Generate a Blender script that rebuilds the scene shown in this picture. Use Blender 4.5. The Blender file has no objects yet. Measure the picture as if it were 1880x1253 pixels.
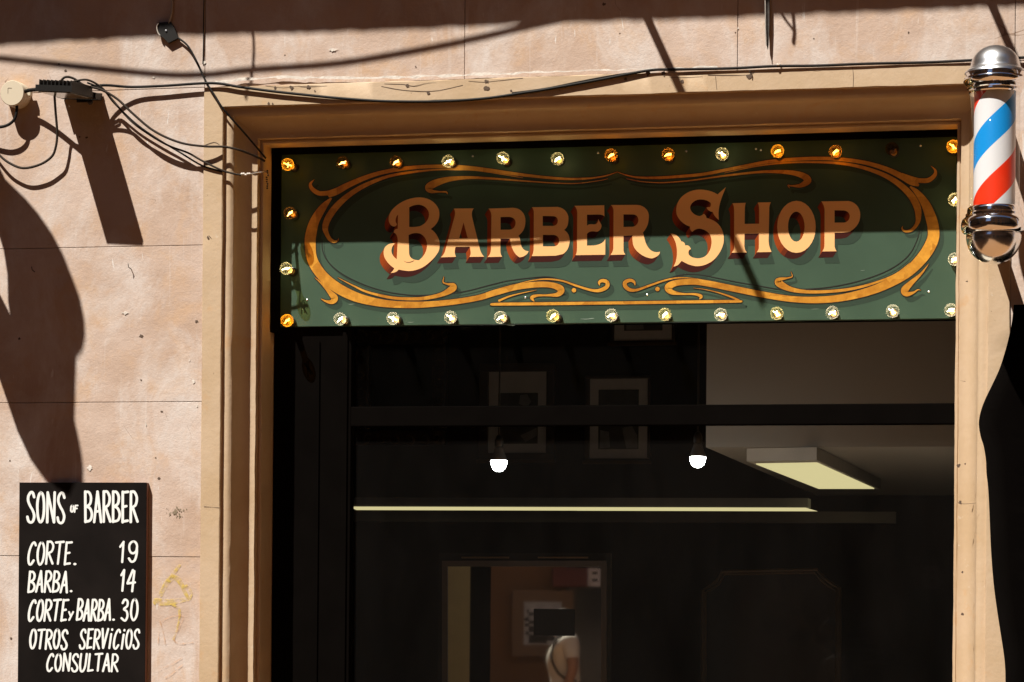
import bpy, bmesh, math, random
from mathutils import Vector, Matrix, noise
R = random.Random(7)
sc = bpy.context.scene
COL = sc.collection
rad = math.radians

# ------------------------------------------------------------------ camera
F, XC, YH = 4650.0, 940.0, 1075.0
TH, ROLL = math.atan(960/F), 0.0087
CAM = Vector((0, -8.13, 1.9))
_w = Vector((-math.sin(TH), math.cos(TH), 0)); _h = Vector((math.cos(TH), math.sin(TH), 0)); _z = Vector((0, 0, 1))
CR = _h*math.cos(ROLL) + _z*math.sin(ROLL); CU = -_h*math.sin(ROLL) + _z*math.cos(ROLL)
def ray(px, py):
    return _w + CR*((px-XC)/F) + CU*((YH-py)/F)
def P(px, py, y=0.0):
    d = ray(px, py); return CAM + d*((y-CAM.y)/d.y)
def PZ(px, py, z):
    d = ray(px, py); return CAM + d*((z-CAM.z)/d.z)
cd = bpy.data.cameras.new('camera'); cam = bpy.data.objects.new('camera', cd); COL.objects.link(cam)
cam.matrix_world = Matrix(((CR.x, CU.x, -_w.x, CAM.x), (CR.y, CU.y, -_w.y, CAM.y), (CR.z, CU.z, -_w.z, CAM.z), (0, 0, 0, 1)))
cd.sensor_width = 36; cd.lens = F/1880*36; cd.shift_y = (YH-626.5)/1880; cd.clip_end = 500; cd.clip_start = .05
sc.camera = cam
SA, SB = 0.585, 1.80           # light travels (SA, 1, -SB) per metre into the wall
def S(px, py, d):              # a point d metres out of the wall whose sun shadow falls at this spot of the wall
    return P(px, py, 0) + Vector((-SA*d, -d, SB*d))

# ------------------------------------------------------------------ materials
def new_mat(name):
    m = bpy.data.materials.new(name); m.use_nodes = True
    nt = m.node_tree; b = nt.nodes['Principled BSDF']
    return m, nt, b
def N(nt, t, **kw):
    n = nt.nodes.new(t)
    for k, v in kw.items():
        if k.startswith('i_'): n.inputs[k[2:].replace('_', ' ')].default_value = v
        else: setattr(n, k, v)
    return n
def c4(c): return (c[0], c[1], c[2], 1)
def simple(name, col, rough=.6, metal=0, var=.12, scale=14, bump=0, bscale=60, spec=.5, coat=0):
    m, nt, b = new_mat(name)
    tc = N(nt, 'ShaderNodeTexCoord'); nz = N(nt, 'ShaderNodeTexNoise', i_Scale=scale, i_Detail=6.0)
    nt.links.new(tc.outputs['Object'], nz.inputs['Vector'])
    mx = N(nt, 'ShaderNodeMix', data_type='RGBA'); mx.inputs[6].default_value = c4([x*(1-var) for x in col]); mx.inputs[7].default_value = c4([min(1, x*(1+var)) for x in col])
    nt.links.new(nz.outputs['Fac'], mx.inputs[0]); nt.links.new(mx.outputs[2], b.inputs['Base Color'])
    b.inputs['Roughness'].default_value = rough; b.inputs['Metallic'].default_value = metal
    b.inputs['Specular IOR Level'].default_value = spec; b.inputs['Coat Weight'].default_value = coat
    if bump:
        n2 = N(nt, 'ShaderNodeTexNoise', i_Scale=bscale, i_Detail=5.0); nt.links.new(tc.outputs['Object'], n2.inputs['Vector'])
        bp = N(nt, 'ShaderNodeBump', i_Strength=bump, i_Distance=.004); nt.links.new(n2.outputs['Fac'], bp.inputs['Height']); nt.links.new(bp.outputs['Normal'], b.inputs['Normal'])
    return m
def emit(name, col, strength):
    m = bpy.data.materials.new(name); m.use_nodes = True; nt = m.node_tree; nt.nodes.clear()
    e = N(nt, 'ShaderNodeEmission', i_Strength=strength); e.inputs['Color'].default_value = c4(col)
    o = N(nt, 'ShaderNodeOutputMaterial'); nt.links.new(e.outputs[0], o.inputs['Surface']); return m
def thin_glass(name, tint=(1, 1, 1), ior=1.45, rough=.02, trans=0, tcol=(1, .6, .1), gain=1.0):
    m = bpy.data.materials.new(name); m.use_nodes = True; nt = m.node_tree; nt.nodes.clear()
    t = N(nt, 'ShaderNodeBsdfTransparent'); t.inputs['Color'].default_value = c4(tint)
    g = N(nt, 'ShaderNodeBsdfGlossy', i_Roughness=rough); lw = N(nt, 'ShaderNodeLayerWeight', i_Blend=.5); pw = N(nt, 'ShaderNodeMath', operation='POWER'); pw.inputs[1].default_value = 4.0; nt.links.new(lw.outputs['Facing'], pw.inputs[0])
    fr = N(nt, 'ShaderNodeMath', operation='MULTIPLY_ADD'); f0 = ((ior-1)/(ior+1))**2; fr.inputs[1].default_value = .55; fr.inputs[2].default_value = f0; nt.links.new(pw.outputs[0], fr.inputs[0])
    base = t
    if trans:
        tl = N(nt, 'ShaderNodeBsdfTranslucent'); tl.inputs['Color'].default_value = c4(tcol)
        m0 = N(nt, 'ShaderNodeMixShader'); lw0 = N(nt, 'ShaderNodeLayerWeight', i_Blend=.5); p0 = N(nt, 'ShaderNodeMath', operation='POWER'); p0.inputs[1].default_value = 1.0; nt.links.new(lw0.outputs['Facing'], p0.inputs[0]); q0 = N(nt, 'ShaderNodeMath', operation='MULTIPLY_ADD'); q0.inputs[1].default_value = trans; q0.inputs[2].default_value = trans*.12; nt.links.new(p0.outputs[0], q0.inputs[0]); nt.links.new(q0.outputs[0], m0.inputs[0])
        nt.links.new(t.outputs[0], m0.inputs[1]); nt.links.new(tl.outputs[0], m0.inputs[2]); base = m0
    mt = N(nt, 'ShaderNodeMath', operation='MULTIPLY'); mt.inputs[1].default_value = gain; geo = N(nt, 'ShaderNodeNewGeometry'); inv = N(nt, 'ShaderNodeMath', operation='SUBTRACT'); inv.inputs[0].default_value = 1; nt.links.new(geo.outputs['Backfacing'], inv.inputs[1]); mb = N(nt, 'ShaderNodeMath', operation='MULTIPLY'); nt.links.new(fr.outputs[0], mb.inputs[0]); nt.links.new(inv.outputs[0], mb.inputs[1]); nt.links.new(mb.outputs[0], mt.inputs[0])
    ms = N(nt, 'ShaderNodeMixShader'); nt.links.new(mt.outputs[0], ms.inputs[0]); nt.links.new(base.outputs[0], ms.inputs[1]); nt.links.new(g.outputs[0], ms.inputs[2])
    o = N(nt, 'ShaderNodeOutputMaterial'); nt.links.new(ms.outputs[0], o.inputs['Surface']); return m

def dust_haze(m, lo, hi):          # uneven dust film, put in to lift the blacks seen through the pane
    nt = m.node_tree; o = [n for n in nt.nodes if n.type == 'OUTPUT_MATERIAL'][0]; src = o.inputs['Surface'].links[0].from_socket
    tc = N(nt, 'ShaderNodeTexCoord'); mp = N(nt, 'ShaderNodeMapping'); mp.inputs['Scale'].default_value = (1.4, 1, .5); nz = N(nt, 'ShaderNodeTexNoise', i_Scale=3.0, i_Detail=8.0, i_Roughness=.7)
    nt.links.new(tc.outputs['Object'], mp.inputs[0]); nt.links.new(mp.outputs[0], nz.inputs['Vector'])
    r = N(nt, 'ShaderNodeMapRange'); r.inputs['From Min'].default_value = .3; r.inputs['From Max'].default_value = .7; r.inputs['To Min'].default_value = lo; r.inputs['To Max'].default_value = hi; nt.links.new(nz.outputs['Fac'], r.inputs[0])
    d = N(nt, 'ShaderNodeBsdfDiffuse'); d.inputs['Color'].default_value = (.75, .66, .60, 1); ms = N(nt, 'ShaderNodeMixShader')
    nt.links.new(r.outputs[0], ms.inputs[0]); nt.links.new(src, ms.inputs[1]); nt.links.new(d.outputs[0], ms.inputs[2]); nt.links.new(ms.outputs[0], o.inputs['Surface'])
def stone_material():
    m, nt, b = new_mat('pink_limewashed_stone'); L = nt.links.new
    tc = N(nt, 'ShaderNodeTexCoord')
    def noise_(scale, detail=6, rough=.6, sx=(1, 1, 1), dist=0):
        mp = N(nt, 'ShaderNodeMapping'); mp.inputs['Scale'].default_value = sx; L(tc.outputs['Object'], mp.inputs['Vector'])
        n = N(nt, 'ShaderNodeTexNoise', i_Scale=scale, i_Detail=float(detail), i_Roughness=rough, i_Distortion=float(dist)); L(mp.outputs[0], n.inputs['Vector']); return n.outputs['Fac']
    def ramp(fac, a, bb):
        r = N(nt, 'ShaderNodeMapRange'); r.inputs['From Min'].default_value = a; r.inputs['From Max'].default_value = bb; L(fac, r.inputs['Value']); return r.outputs[0]
    def mix(fac, A, B, blend='MIX'):
        x = N(nt, 'ShaderNodeMix', data_type='RGBA', blend_type=blend)
        if isinstance(fac, float): x.inputs[0].default_value = fac
        else: L(fac, x.inputs[0])
        for i, v in ((6, A), (7, B)):
            if isinstance(v, tuple): x.inputs[i].default_value = c4(v)
            else: L(v, x.inputs[i])
        return x.outputs[2]
    c = mix(ramp(noise_(2.6, 8, .62), .38, .64), (.455, .325, .25), (.55, .43, .365))
    c = mix(ramp(noise_(5.5, 8, .65, dist=.6), .50, .66), c, (.52, .355, .245))
    c = mix(ramp(noise_(3.7, 9, .7, (1, 1, .55), .4), .48, .66), c, (.60, .525, .485))
    c = mix(ramp(noise_(30, 5, .6, (1.6, 1.6, .07)), .60, .88), c, (.63, .55, .505))
    c = mix(ramp(noise_(150, 4, .7), .60, .80), c, (.46, .32, .24))
    c = mix(ramp(noise_(1.9, 10, .75, dist=1.2), .60, .68), c, (.52, .40, .33))
    spots = N(nt, 'ShaderNodeTexVoronoi', i_Scale=7.0, feature='F1'); L(tc.outputs['Object'], spots.inputs['Vector'])
    k = N(nt, 'ShaderNodeMath', operation='LESS_THAN'); k.inputs[1].default_value = .022; L(spots.outputs['Distance'], k.inputs[0])
    wn = N(nt, 'ShaderNodeMath', operation='GREATER_THAN'); wn.inputs[1].default_value = .62
    sp = N(nt, 'ShaderNodeSeparateColor'); L(spots.outputs['Color'], sp.inputs[0]); L(sp.outputs[0], wn.inputs[0])
    kk = N(nt, 'ShaderNodeMath', operation='MULTIPLY'); L(k.outputs[0], kk.inputs[0]); L(wn.outputs[0], kk.inputs[1])
    c = mix(kk.outputs[0], c, (.16, .11, .08))
    # hairline cracks: thin bands of a distorted noise
    def crack(scale, wdt, thr):
        q = noise_(scale, 3, .55, dist=.9)
        s1 = N(nt, 'ShaderNodeMath', operation='SUBTRACT'); s1.inputs[1].default_value = .5; L(q, s1.inputs[0])
        s2 = N(nt, 'ShaderNodeMath', operation='ABSOLUTE'); L(s1.outputs[0], s2.inputs[0])
        s3 = N(nt, 'ShaderNodeMath', operation='LESS_THAN'); s3.inputs[1].default_value = wdt; L(s2.outputs[0], s3.inputs[0])
        gate = N(nt, 'ShaderNodeMath', operation='GREATER_THAN'); gate.inputs[1].default_value = thr; L(noise_(4.3, 3), gate.inputs[0])
        s4 = N(nt, 'ShaderNodeMath', operation='MULTIPLY'); L(s3.outputs[0], s4.inputs[0]); L(gate.outputs[0], s4.inputs[1]); return s4.outputs[0]
    cr = crack(1.7, .0009, .60); c = mix(cr, c, (.30, .21, .16)); 
    
    scr = noise_(13, 2, .5, (3.2, 1, .35), 1.5); scr = ramp(scr, .735, .75); c = mix(scr, c, (.64, .58, .54))
    c = mix(ramp(noise_(62, 7, .75), .66, .74), c, (.36, .25, .19))
    mu = N(nt, 'ShaderNodeMix', data_type='RGBA', blend_type='MULTIPLY'); mu.inputs[0].default_value = 1; mu.inputs[7].default_value = (1.0, 1.01, 1.02, 1); L(c, mu.inputs[6]); c = mu.outputs[2]
    L(c, b.inputs['Base Color']); b.inputs['Roughness'].default_value = .85; b.inputs['Specular IOR Level'].default_value = .2
    h1 = noise_(9, 8, .65); h2 = noise_(110, 4.7, .7)
    ad = N(nt, 'ShaderNodeMath', operation='MULTIPLY_ADD'); ad.inputs[1].default_value = .25; L(h2, ad.inputs[0]); L(h1, ad.inputs[2])
    sb = N(nt, 'ShaderNodeMath', operation='SUBTRACT'); L(ad.outputs[0], sb.inputs[0]); L(kk.outputs[0], sb.inputs[1])
    bp = N(nt, 'ShaderNodeBump', i_Strength=.8, i_Distance=.005); L(sb.outputs[0], bp.inputs['Height']); L(bp.outputs[0], b.inputs['Normal'])
    return m
def cream_material():
    m, nt, b = new_mat('cream_painted_plaster'); L = nt.links.new
    tc = N(nt, 'ShaderNodeTexCoord')
    def nz(scale, det=6, sx=(1, 1, 1)):
        mp = N(nt, 'ShaderNodeMapping'); mp.inputs['Scale'].default_value = sx; L(tc.outputs['Object'], mp.inputs[0])
        n = N(nt, 'ShaderNodeTexNoise', i_Scale=float(scale), i_Detail=float(det), i_Roughness=.65); L(mp.outputs[0], n.inputs['Vector']); return n.outputs['Fac']
    def ramp(f, a, bb):
        r = N(nt, 'ShaderNodeMapRange'); r.inputs['From Min'].default_value = a; r.inputs['From Max'].default_value = bb; L(f, r.inputs['Value']); return r.outputs[0]
    def mix(f, A, B):
        x = N(nt, 'ShaderNodeMix', data_type='RGBA'); L(f, x.inputs[0])
        for i, v in ((6, A), (7, B)):
            if isinstance(v, tuple): x.inputs[i].default_value = c4(v)
            else: L(v, x.inputs[i])
        return x.outputs[2]
    c = mix(ramp(nz(4, 7), .35, .65), (.46, .33, .205), (.515, .385, .265))
    c = mix(ramp(nz(7, 8), .60, .72), c, (.50, .315, .17))
    c = mix(ramp(nz(26, 5), .66, .74), c, (.55, .45, .34))
    c = mix(ramp(nz(70, 4), .70, .78), c, (.20, .13, .075))
    L(c, b.inputs['Base Color']); b.inputs['Roughness'].default_value = .6; b.inputs['Specular IOR Level'].default_value = .3
    bp = N(nt, 'ShaderNodeBump', i_Strength=.3, i_Distance=.004); L(nz(45, 7), bp.inputs['Height']); L(bp.outputs[0], b.inputs['Normal'])
    return m
def gold_material():
    m, nt, b = new_mat('gold_leaf'); L = nt.links.new
    tc = N(nt, 'ShaderNodeTexCoord'); n = N(nt, 'ShaderNodeTexNoise', i_Scale=38.0, i_Detail=8.0, i_Roughness=.7); L(tc.outputs['Object'], n.inputs['Vector'])
    v = N(nt, 'ShaderNodeTexVoronoi', i_Scale=13.0, distance='CHEBYCHEV'); L(tc.outputs['Object'], v.inputs['Vector'])
    sp = N(nt, 'ShaderNodeSeparateColor'); L(v.outputs['Color'], sp.inputs[0])
    ad = N(nt, 'ShaderNodeMath', operation='MULTIPLY_ADD'); ad.inputs[1].default_value = .35; L(sp.outputs[0], ad.inputs[0]); L(n.outputs['Fac'], ad.inputs[2])
    r = N(nt, 'ShaderNodeMapRange'); r.inputs['From Min'].default_value = .35; r.inputs['From Max'].default_value = .95; L(ad.outputs[0], r.inputs[0])
    x = N(nt, 'ShaderNodeMix', data_type='RGBA'); x.inputs[6].default_value = (.44, .155, .010, 1); x.inputs[7].default_value = (.80, .38, .045, 1); L(r.outputs[0], x.inputs[0])
    L(x.outputs[2], b.inputs['Base Color']); b.inputs['Metallic'].default_value = .35; b.inputs['Roughness'].default_value = .42
    bp = N(nt, 'ShaderNodeBump', i_Strength=.15, i_Distance=.002); L(n.outputs['Fac'], bp.inputs['Height']); L(bp.outputs[0], b.inputs['Normal'])
    return m
def attr_paint():
    m, nt, b = new_mat('letter_side_paint'); a = N(nt, 'ShaderNodeAttribute', attribute_name='paint'); nt.links.new(a.outputs['Color'], b.inputs['Base Color'])
    b.inputs['Roughness'].default_value = .55; b.inputs['Specular IOR Level'].default_value = .15; return m
def stripe_material():
    m, nt, b = new_mat('spiral_stripes'); L = nt.links.new
    tc = N(nt, 'ShaderNodeTexCoord'); s = N(nt, 'ShaderNodeSeparateXYZ'); L(tc.outputs['Object'], s.inputs[0])
    at = N(nt, 'ShaderNodeMath', operation='ARCTAN2'); L(s.outputs['X'], at.inputs[0])
    ng = N(nt, 'ShaderNodeMath', operation='MULTIPLY'); ng.inputs[1].default_value = -1; L(s.outputs['Y'], ng.inputs[0]); L(ng.outputs[0], at.inputs[1])
    d = N(nt, 'ShaderNodeMath', operation='DIVIDE'); d.inputs[1].default_value = 2*math.pi; L(at.outputs[0], d.inputs[0])
    z = N(nt, 'ShaderNodeMath', operation='DIVIDE'); z.inputs[1].default_value = .364; L(s.outputs['Z'], z.inputs[0])
    e = N(nt, 'ShaderNodeMath', operation='SUBTRACT'); L(z.outputs[0], e.inputs[0]); L(d.outputs[0], e.inputs[1])
    p = N(nt, 'ShaderNodeMath', operation='ADD'); p.inputs[1].default_value = 9.951; L(e.outputs[0], p.inputs[0])
    f = N(nt, 'ShaderNodeMath', operation='FRACT'); L(p.outputs[0], f.inputs[0])
    cr = N(nt, 'ShaderNodeValToRGB'); cr.color_ramp.interpolation = 'CONSTANT'; L(f.outputs[0], cr.inputs[0])
    el = cr.color_ramp.elements; el[0].position = 0; el[0].color = (.008, .27, .72, 1); el[1].position = .25; el[1].color = (.72, .73, .76, 1)
    k = el.new(.5); k.color = (.80, .035, .008, 1); k = el.new(.76); k.color = (.72, .73, .76, 1)
    L(cr.outputs[0], b.inputs['Base Color']); b.inputs['Roughness'].default_value = .35
    return m

M = {}
M['stone'] = stone_material(); M['cream'] = cream_material(); M['gold'] = gold_material(); M['side'] = attr_paint(); M['stripes'] = stripe_material()
M['joint'] = simple('joint_mortar', (.27, .19, .14), .95)
M['plaster'] = simple('bare_white_plaster', (.66, .60, .54), .9, bump=.6, bscale=90)
M['dark_gap'] = simple('plaster_crack', (.10, .065, .045), .9)
M['board'] = simple('green_sign_enamel', (.047, .083, .055), .45, var=.14, scale=9, spec=.2)
M['letter'] = simple('pale_gold_letter_paint', (.83, .46, .19), .6, var=.03, spec=.2)
M['drop'] = simple('dark_green_drop_shadow_paint', (.029, .049, .034), .5, var=.05, spec=.2)
M['line'] = simple('black_outline_paint', (.012, .009, .007), .45)
M['black'] = simple('black_shop_paint', (.0033, .0027, .0024), .7, var=.3, scale=9, spec=.0)
M['rubber'] = simple('black_cable_rubber', (.009, .0075, .0065), .6, spec=.2)
M['grey_cable'] = simple('grey_cable_sheath', (.42, .38, .34), .5)
M['brown_cable'] = simple('sun_bleached_cable', (.035, .026, .020), .7, spec=.15)
M['lamp_metal'] = simple('black_lamp_metal', (.014, .0125, .0115), .5, spec=.25)
M['lamp_glass'] = simple('lamp_cover_glass', (.12, .11, .08), .15)
M['plastic'] = simple('aged_ivory_plastic', (.58, .50, .38), .5, var=.05)
M['chrome'] = simple('polished_chrome', (.90, .90, .91), .09, metal=1, var=.02)
M['chrome_ball'] = simple('worn_chrome', (.86, .86, .86), .17, metal=1, var=.05)
M['chrome_brushed'] = simple('satin_aluminium', (.76, .77, .79), .32, metal=1, var=.04)
M['tube_glass'] = thin_glass('clear_tube_glass', (.97, .97, .97), 1.38)
M['window_glass'] = thin_glass('window_glass', (.95, .955, .95), 1.35, .0, gain=.30)
M['upper_glass'] = thin_glass('upper_window_glass', (.95, .955, .95), 1.35, .0, gain=.30); dust_haze(M['upper_glass'], .0003, .0011)
dust_haze(M['window_glass'], .0012, .0032)
M['shape'] = simple('matte_black', (.0050, .0041, .0037), .95, spec=.0)
M['slate'] = simple('blackboard_paint', (.0085, .0064, .0058), .8, var=.85, scale=6, spec=.06)
M['wood'] = simple('reddish_board_edge_wood', (.16, .055, .022), .6)
M['chalk'] = simple('white_brush_lettering', (.78, .79, .78), .6, var=.04, scale=40)
M['brass'] = simple('brass_bulb_cap', (.75, .47, .16), .3, metal=1)
M['socket'] = simple('black_lamp_socket', (.02, .017, .013), .4)
M['globe_clear'] = thin_glass('clear_bulb_glass', (.97, .96, .88), 1.5, .03, .20, (1, .96, .86), .2)
M['globe_yellow'] = thin_glass('straw_bulb_glass', (.97, .93, .68), 1.5, .03, .22, (1, .90, .55), .2)
M['globe_amber'] = thin_glass('amber_bulb_glass', (.95, .62, .22), 1.5, .03, .22, (1, .45, .08), .4)
M['globe_deep'] = thin_glass('deep_amber_bulb_glass', (.96, .66, .20), 1.5, .03, .55, (1, .52, .06), .4)
M['globe_smoke'] = thin_glass('smoky_bulb_glass', (.70, .55, .34), 1.5, .03, .07, (.6, .3, .1), .5)
M['fil_white'] = emit('filament_pale', (1, .86, .55), 9); M['fil_amber'] = emit('filament_amber', (1, .62, .2), 8)
M['iron'] = simple('rusty_black_iron', (.03, .022, .018), .7, bump=.5)
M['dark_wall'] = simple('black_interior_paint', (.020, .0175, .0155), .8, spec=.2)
M['interior_floor'] = simple('worn_floor_tiles', (.62, .54, .45), .5)
M['soffit'] = simple('cream_ceiling_paint', (.33, .305, .27), .9, var=.03, scale=2)
M['white_paint'] = simple('white_fixture_paint', (.55, .52, .46), .6)
M['diffuser'] = emit('fluorescent_diffuser', (1, .88, .45), .42)
M['led'] = emit('led_bulb_glow', (.97, 1, .96), 32)
M['frame_gold'] = simple('tarnished_gold_frame', (.10, .058, .024), .4, metal=.5)
M['frame_dark'] = simple('dark_wood_frame', (.05, .028, .016), .4)
M['mat_board'] = simple('ivory_mat_board', (.80, .72, .68), .9)
M['photo'] = simple('black_and_white_print', (.10, .095, .09), .5, var=.9, scale=8)
M['figure'] = simple('grey_print_figure', (.30, .28, .27), .6, var=.4, scale=18)
M['mirror'] = simple('old_mirror_silver', (.62, .60, .56), .02, metal=1, var=.01)
M['asphalt'] = simple('asphalt', (.055, .053, .05), .95, bump=.4); M['paving'] = simple('granite_paving', (.215, .105, .040), .9, bump=.3, scale=3)
M['far_wall'] = simple('ochre_street_render', (.19, .09, .032), .95, scale=1.2); M['far_trim'] = simple('window_trim_stone', (.28, .21, .15), .9)
M['far_glass'] = simple('dark_far_glass', (.02, .022, .025), .1)
M['yellow_chalk'] = simple('yellow_crayon', (.68, .50, .10), .9); M['orange_chalk'] = simple('orange_crayon', (.60, .33, .17), .9)
M['skin'] = simple('tanned_skin', (.34, .17, .10), .55, var=.05); M['shirt'] = simple('white_cotton', (.68, .63, .55), .9, var=.05); M['trouser'] = simple('brown_trousers', (.06, .028, .02), .9); M['hair'] = simple('dark_brown_hair', (.03, .018, .012), .7)
M['red_sign'] = simple('red_sign_paint', (.13, .014, .009), .5); M['poster'] = simple('printed_paper', (.5, .48, .46), .8, var=.4, scale=12)

def fade(mat, amount, scale=60.0):      # crayon on rough stone: broken coverage
    nt = mat.node_tree; o = [n for n in nt.nodes if n.type == 'OUTPUT_MATERIAL'][0]; b = nt.nodes['Principled BSDF']
    t = N(nt, 'ShaderNodeBsdfTransparent'); tc = N(nt, 'ShaderNodeTexCoord'); nz = N(nt, 'ShaderNodeTexNoise', i_Scale=scale, i_Detail=6.0)
    nt.links.new(tc.outputs['Object'], nz.inputs['Vector'])
    r = N(nt, 'ShaderNodeMapRange'); r.inputs['From Min'].default_value = .35; r.inputs['From Max'].default_value = .68; r.inputs['To Max'].default_value = amount
    nt.links.new(nz.outputs['Fac'], r.inputs[0]); ms = N(nt, 'ShaderNodeMixShader'); nt.links.new(r.outputs[0], ms.inputs[0]); nt.links.new(t.outputs[0], ms.inputs[1]); nt.links.new(b.outputs[0], ms.inputs[2]); nt.links.new(ms.outputs[0], o.inputs['Surface'])
fade(M['yellow_chalk'], .68); fade(M['orange_chalk'], .5)

# ------------------------------------------------------------------ object helpers
def link(name, bm, mat, parent=None, smooth=False):
    me = bpy.data.meshes.new(name); bm.to_mesh(me); bm.free()
    for m in (mat if isinstance(mat, list) else [mat]): me.materials.append(m)
    if smooth: me.shade_smooth()
    o = bpy.data.objects.new(name, me); COL.objects.link(o)
    if parent:
        o.parent = parent; o.matrix_parent_inverse = parent.matrix_world.inverted() if parent.type != 'EMPTY' else Matrix.Translation(-parent.location)
    return o
def thing(name, loc, label, cat, group=None):
    o = bpy.data.objects.new(name, None); o.location = loc; o.empty_display_size = .05; COL.objects.link(o)
    return tag(o, label, cat, group)
def tag(o, label, cat, group=None):
    o['label'] = label; o['category'] = cat
    if group: o['group'] = group
    return o
def struct(o): o['kind'] = 'structure'; return o
def box(bm, x0, x1, y0, y1, z0, z1, bev=0):
    vs = [bm.verts.new((x, y, z)) for x in (x0, x1) for y in (y0, y1) for z in (z0, z1)]
    fs = [(0, 1, 3, 2), (4, 6, 7, 5), (0, 4, 5, 1), (2, 3, 7, 6), (0, 2, 6, 4), (1, 5, 7, 3)]
    ff = [bm.faces.new([vs[i] for i in f]) for f in fs]
    if bev:
        es = set(e for f in ff for e in f.edges); bmesh.ops.bevel(bm, geom=list(es), offset=bev, segments=2, affect='EDGES', profile=.6)
    return vs
def BM(): return bmesh.new()
def bx(name, x0, x1, y0, y1, z0, z1, mat, parent=None, bev=0):
    b = BM(); box(b, min(x0, x1), max(x0, x1), min(y0, y1), max(y0, y1), min(z0, z1), max(z0, z1), bev); return link(name, b, mat, parent)
def crom(pts, n=8):
    out = []; K = len(pts)
    for i in range(K-1):
        p0, p1, p2, p3 = pts[max(i-1, 0)], pts[i], pts[i+1], pts[min(i+2, K-1)]
        for j in range(n):
            t = j/n
            out.append(tuple(.5*((2*b)+(c-a)*t+(2*a-5*b+4*c-d)*t*t+(3*b-a-3*c+d)*t**3) for a, b, c, d in zip(p0, p1, p2, p3)))
    out.append(tuple(pts[-1])); return out
def tube(bm, pts, r, seg=8, closed=False):
    pts = [Vector(p) for p in pts]; rings = []; nrm = None
    for i, p in enumerate(pts):
        t = (pts[min(i+1, len(pts)-1)] - pts[max(i-1, 0)])
        if t.length < 1e-9: t = Vector((0, 0, 1))
        t.normalize()
        if nrm is None: nrm = t.orthogonal().normalized()
        nrm = (nrm - t*nrm.dot(t)).normalized(); bn = t.cross(nrm)
        rr = r[i] if isinstance(r, list) else r
        rings.append([bm.verts.new(p + nrm*math.cos(2*math.pi*k/seg)*rr + bn*math.sin(2*math.pi*k/seg)*rr) for k in range(seg)])
    for a, b in zip(rings, rings[1:]):
        for k in range(seg): bm.faces.new((a[k], a[(k+1) % seg], b[(k+1) % seg], b[k]))
    bm.faces.new(rings[0][::-1]); bm.faces.new(rings[-1])
def lathe(bm, prof, origin, axis=Vector((0, 0, 1)), seg=32):
    axis = axis.normalized(); u = axis.orthogonal().normalized(); v = axis.cross(u); rings = []
    for r, h in prof:
        rings.append([bm.verts.new(origin + axis*h + (u*math.cos(2*math.pi*k/seg) + v*math.sin(2*math.pi*k/seg))*max(r, 1e-5)) for k in range(seg)])
    for a, b in zip(rings, rings[1:]):
        for k in range(seg): bm.faces.new((a[k], a[(k+1) % seg], b[(k+1) % seg], b[k]))
    bm.faces.new(rings[0][::-1]); bm.faces.new(rings[-1])
def ribbon(bm, pts, y, grow=0, off=(0, 0), n=7, rnd=False, mi=0):
    """flat painted stroke: (px, py, width px) points laid on the plane at depth y"""
    q = crom(pts, n); L = []
    for i, (x, yy, w) in enumerate(q):
        a = q[max(i-1, 0)]; b = q[min(i+1, len(q)-1)]; dx, dy = b[0]-a[0], b[1]-a[1]; l = math.hypot(dx, dy) or 1
        hw = max(w, .25)/2 + grow
        L.append(((x - dy/l*hw + off[0], yy + dx/l*hw + off[1]), (x + dy/l*hw + off[0], yy - dx/l*hw + off[1]), (x+off[0], yy+off[1]), (dx/l, dy/l), hw))
    vs = [(bm.verts.new(P(*a[0], y)), bm.verts.new(P(*a[1], y))) for a in L]
    for a, b in zip(vs, vs[1:]): bm.faces.new((a[0], a[1], b[1], b[0])).material_index = mi
    if rnd:
        for idx, sgn in ((0, -1), (-1, 1)):
            c, d, hw = L[idx][2], L[idx][3], L[idx][4]; nx, ny = -d[1], d[0]
            fan = [bm.verts.new(P(c[0]+hw*(nx*math.cos(t)+sgn*d[0]*math.sin(t)), c[1]+hw*(ny*math.cos(t)+sgn*d[1]*math.sin(t)), y)) for t in [math.pi*k/6 for k in range(7)]]
            bm.faces.new(fan).material_index = mi
def poly_plate(bm, pts, thick):
    """solid plate from 3D outline points, extruded by the vector thick"""
    a = [bm.verts.new(p) for p in pts]; b = [bm.verts.new(Vector(p)+thick) for p in pts]
    bm.faces.new(a); bm.faces.new(b[::-1])
    for i in range(len(a)): j = (i+1) % len(a); bm.faces.new((a[i], b[i], b[j], a[j]))

# ------------------------------------------------------------------ facade: stone wall
XL = P(408, 400, -.008).x - .068; ZT = P(1100, 175.7, -.008).z + .068; XR = P(1813.5, 600, -.008).x + .068
wall = thing('stone_wall', (XL-1, 0, 0), 'pink limewashed stone slab wall of the shop building, with hairline joints and stains', 'wall')
zj = [P(185, y, 0).z for y in (167, 454, 739, 1022)]
zs = [0.125, zj[3]-.505, zj[3], zj[2], zj[1], zj[0], zj[0]+.56, zj[0]+1.12, 9.0]
b = BM(); g = .0009
def slab(x0, x1, z0, z1):
    j = R.uniform(-.0012, .0012); box(b, x0+g, x1-g, j, .028, z0+g, z1-g, .0015)
xs_l = [XL-7.2, XL-5.1, XL-3.2, XL-1.42, XL]
for i in range(len(zs)-1):
    for k in range(4): slab(xs_l[k], xs_l[k+1], zs[i], zs[i+1])
tops = [XL, P(853, 100).x, P(1354, 100).x, P(1863.5, 100).x, XR+2.0, XR+4, XR+6.5]
for k in range(len(tops)-1):
    for z0, z1 in ((ZT if k < 3 else zs[5], zs[6]), (zs[6], zs[7]), (zs[7], zs[8])): slab(tops[k], tops[k+1], z0, z1)
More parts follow.
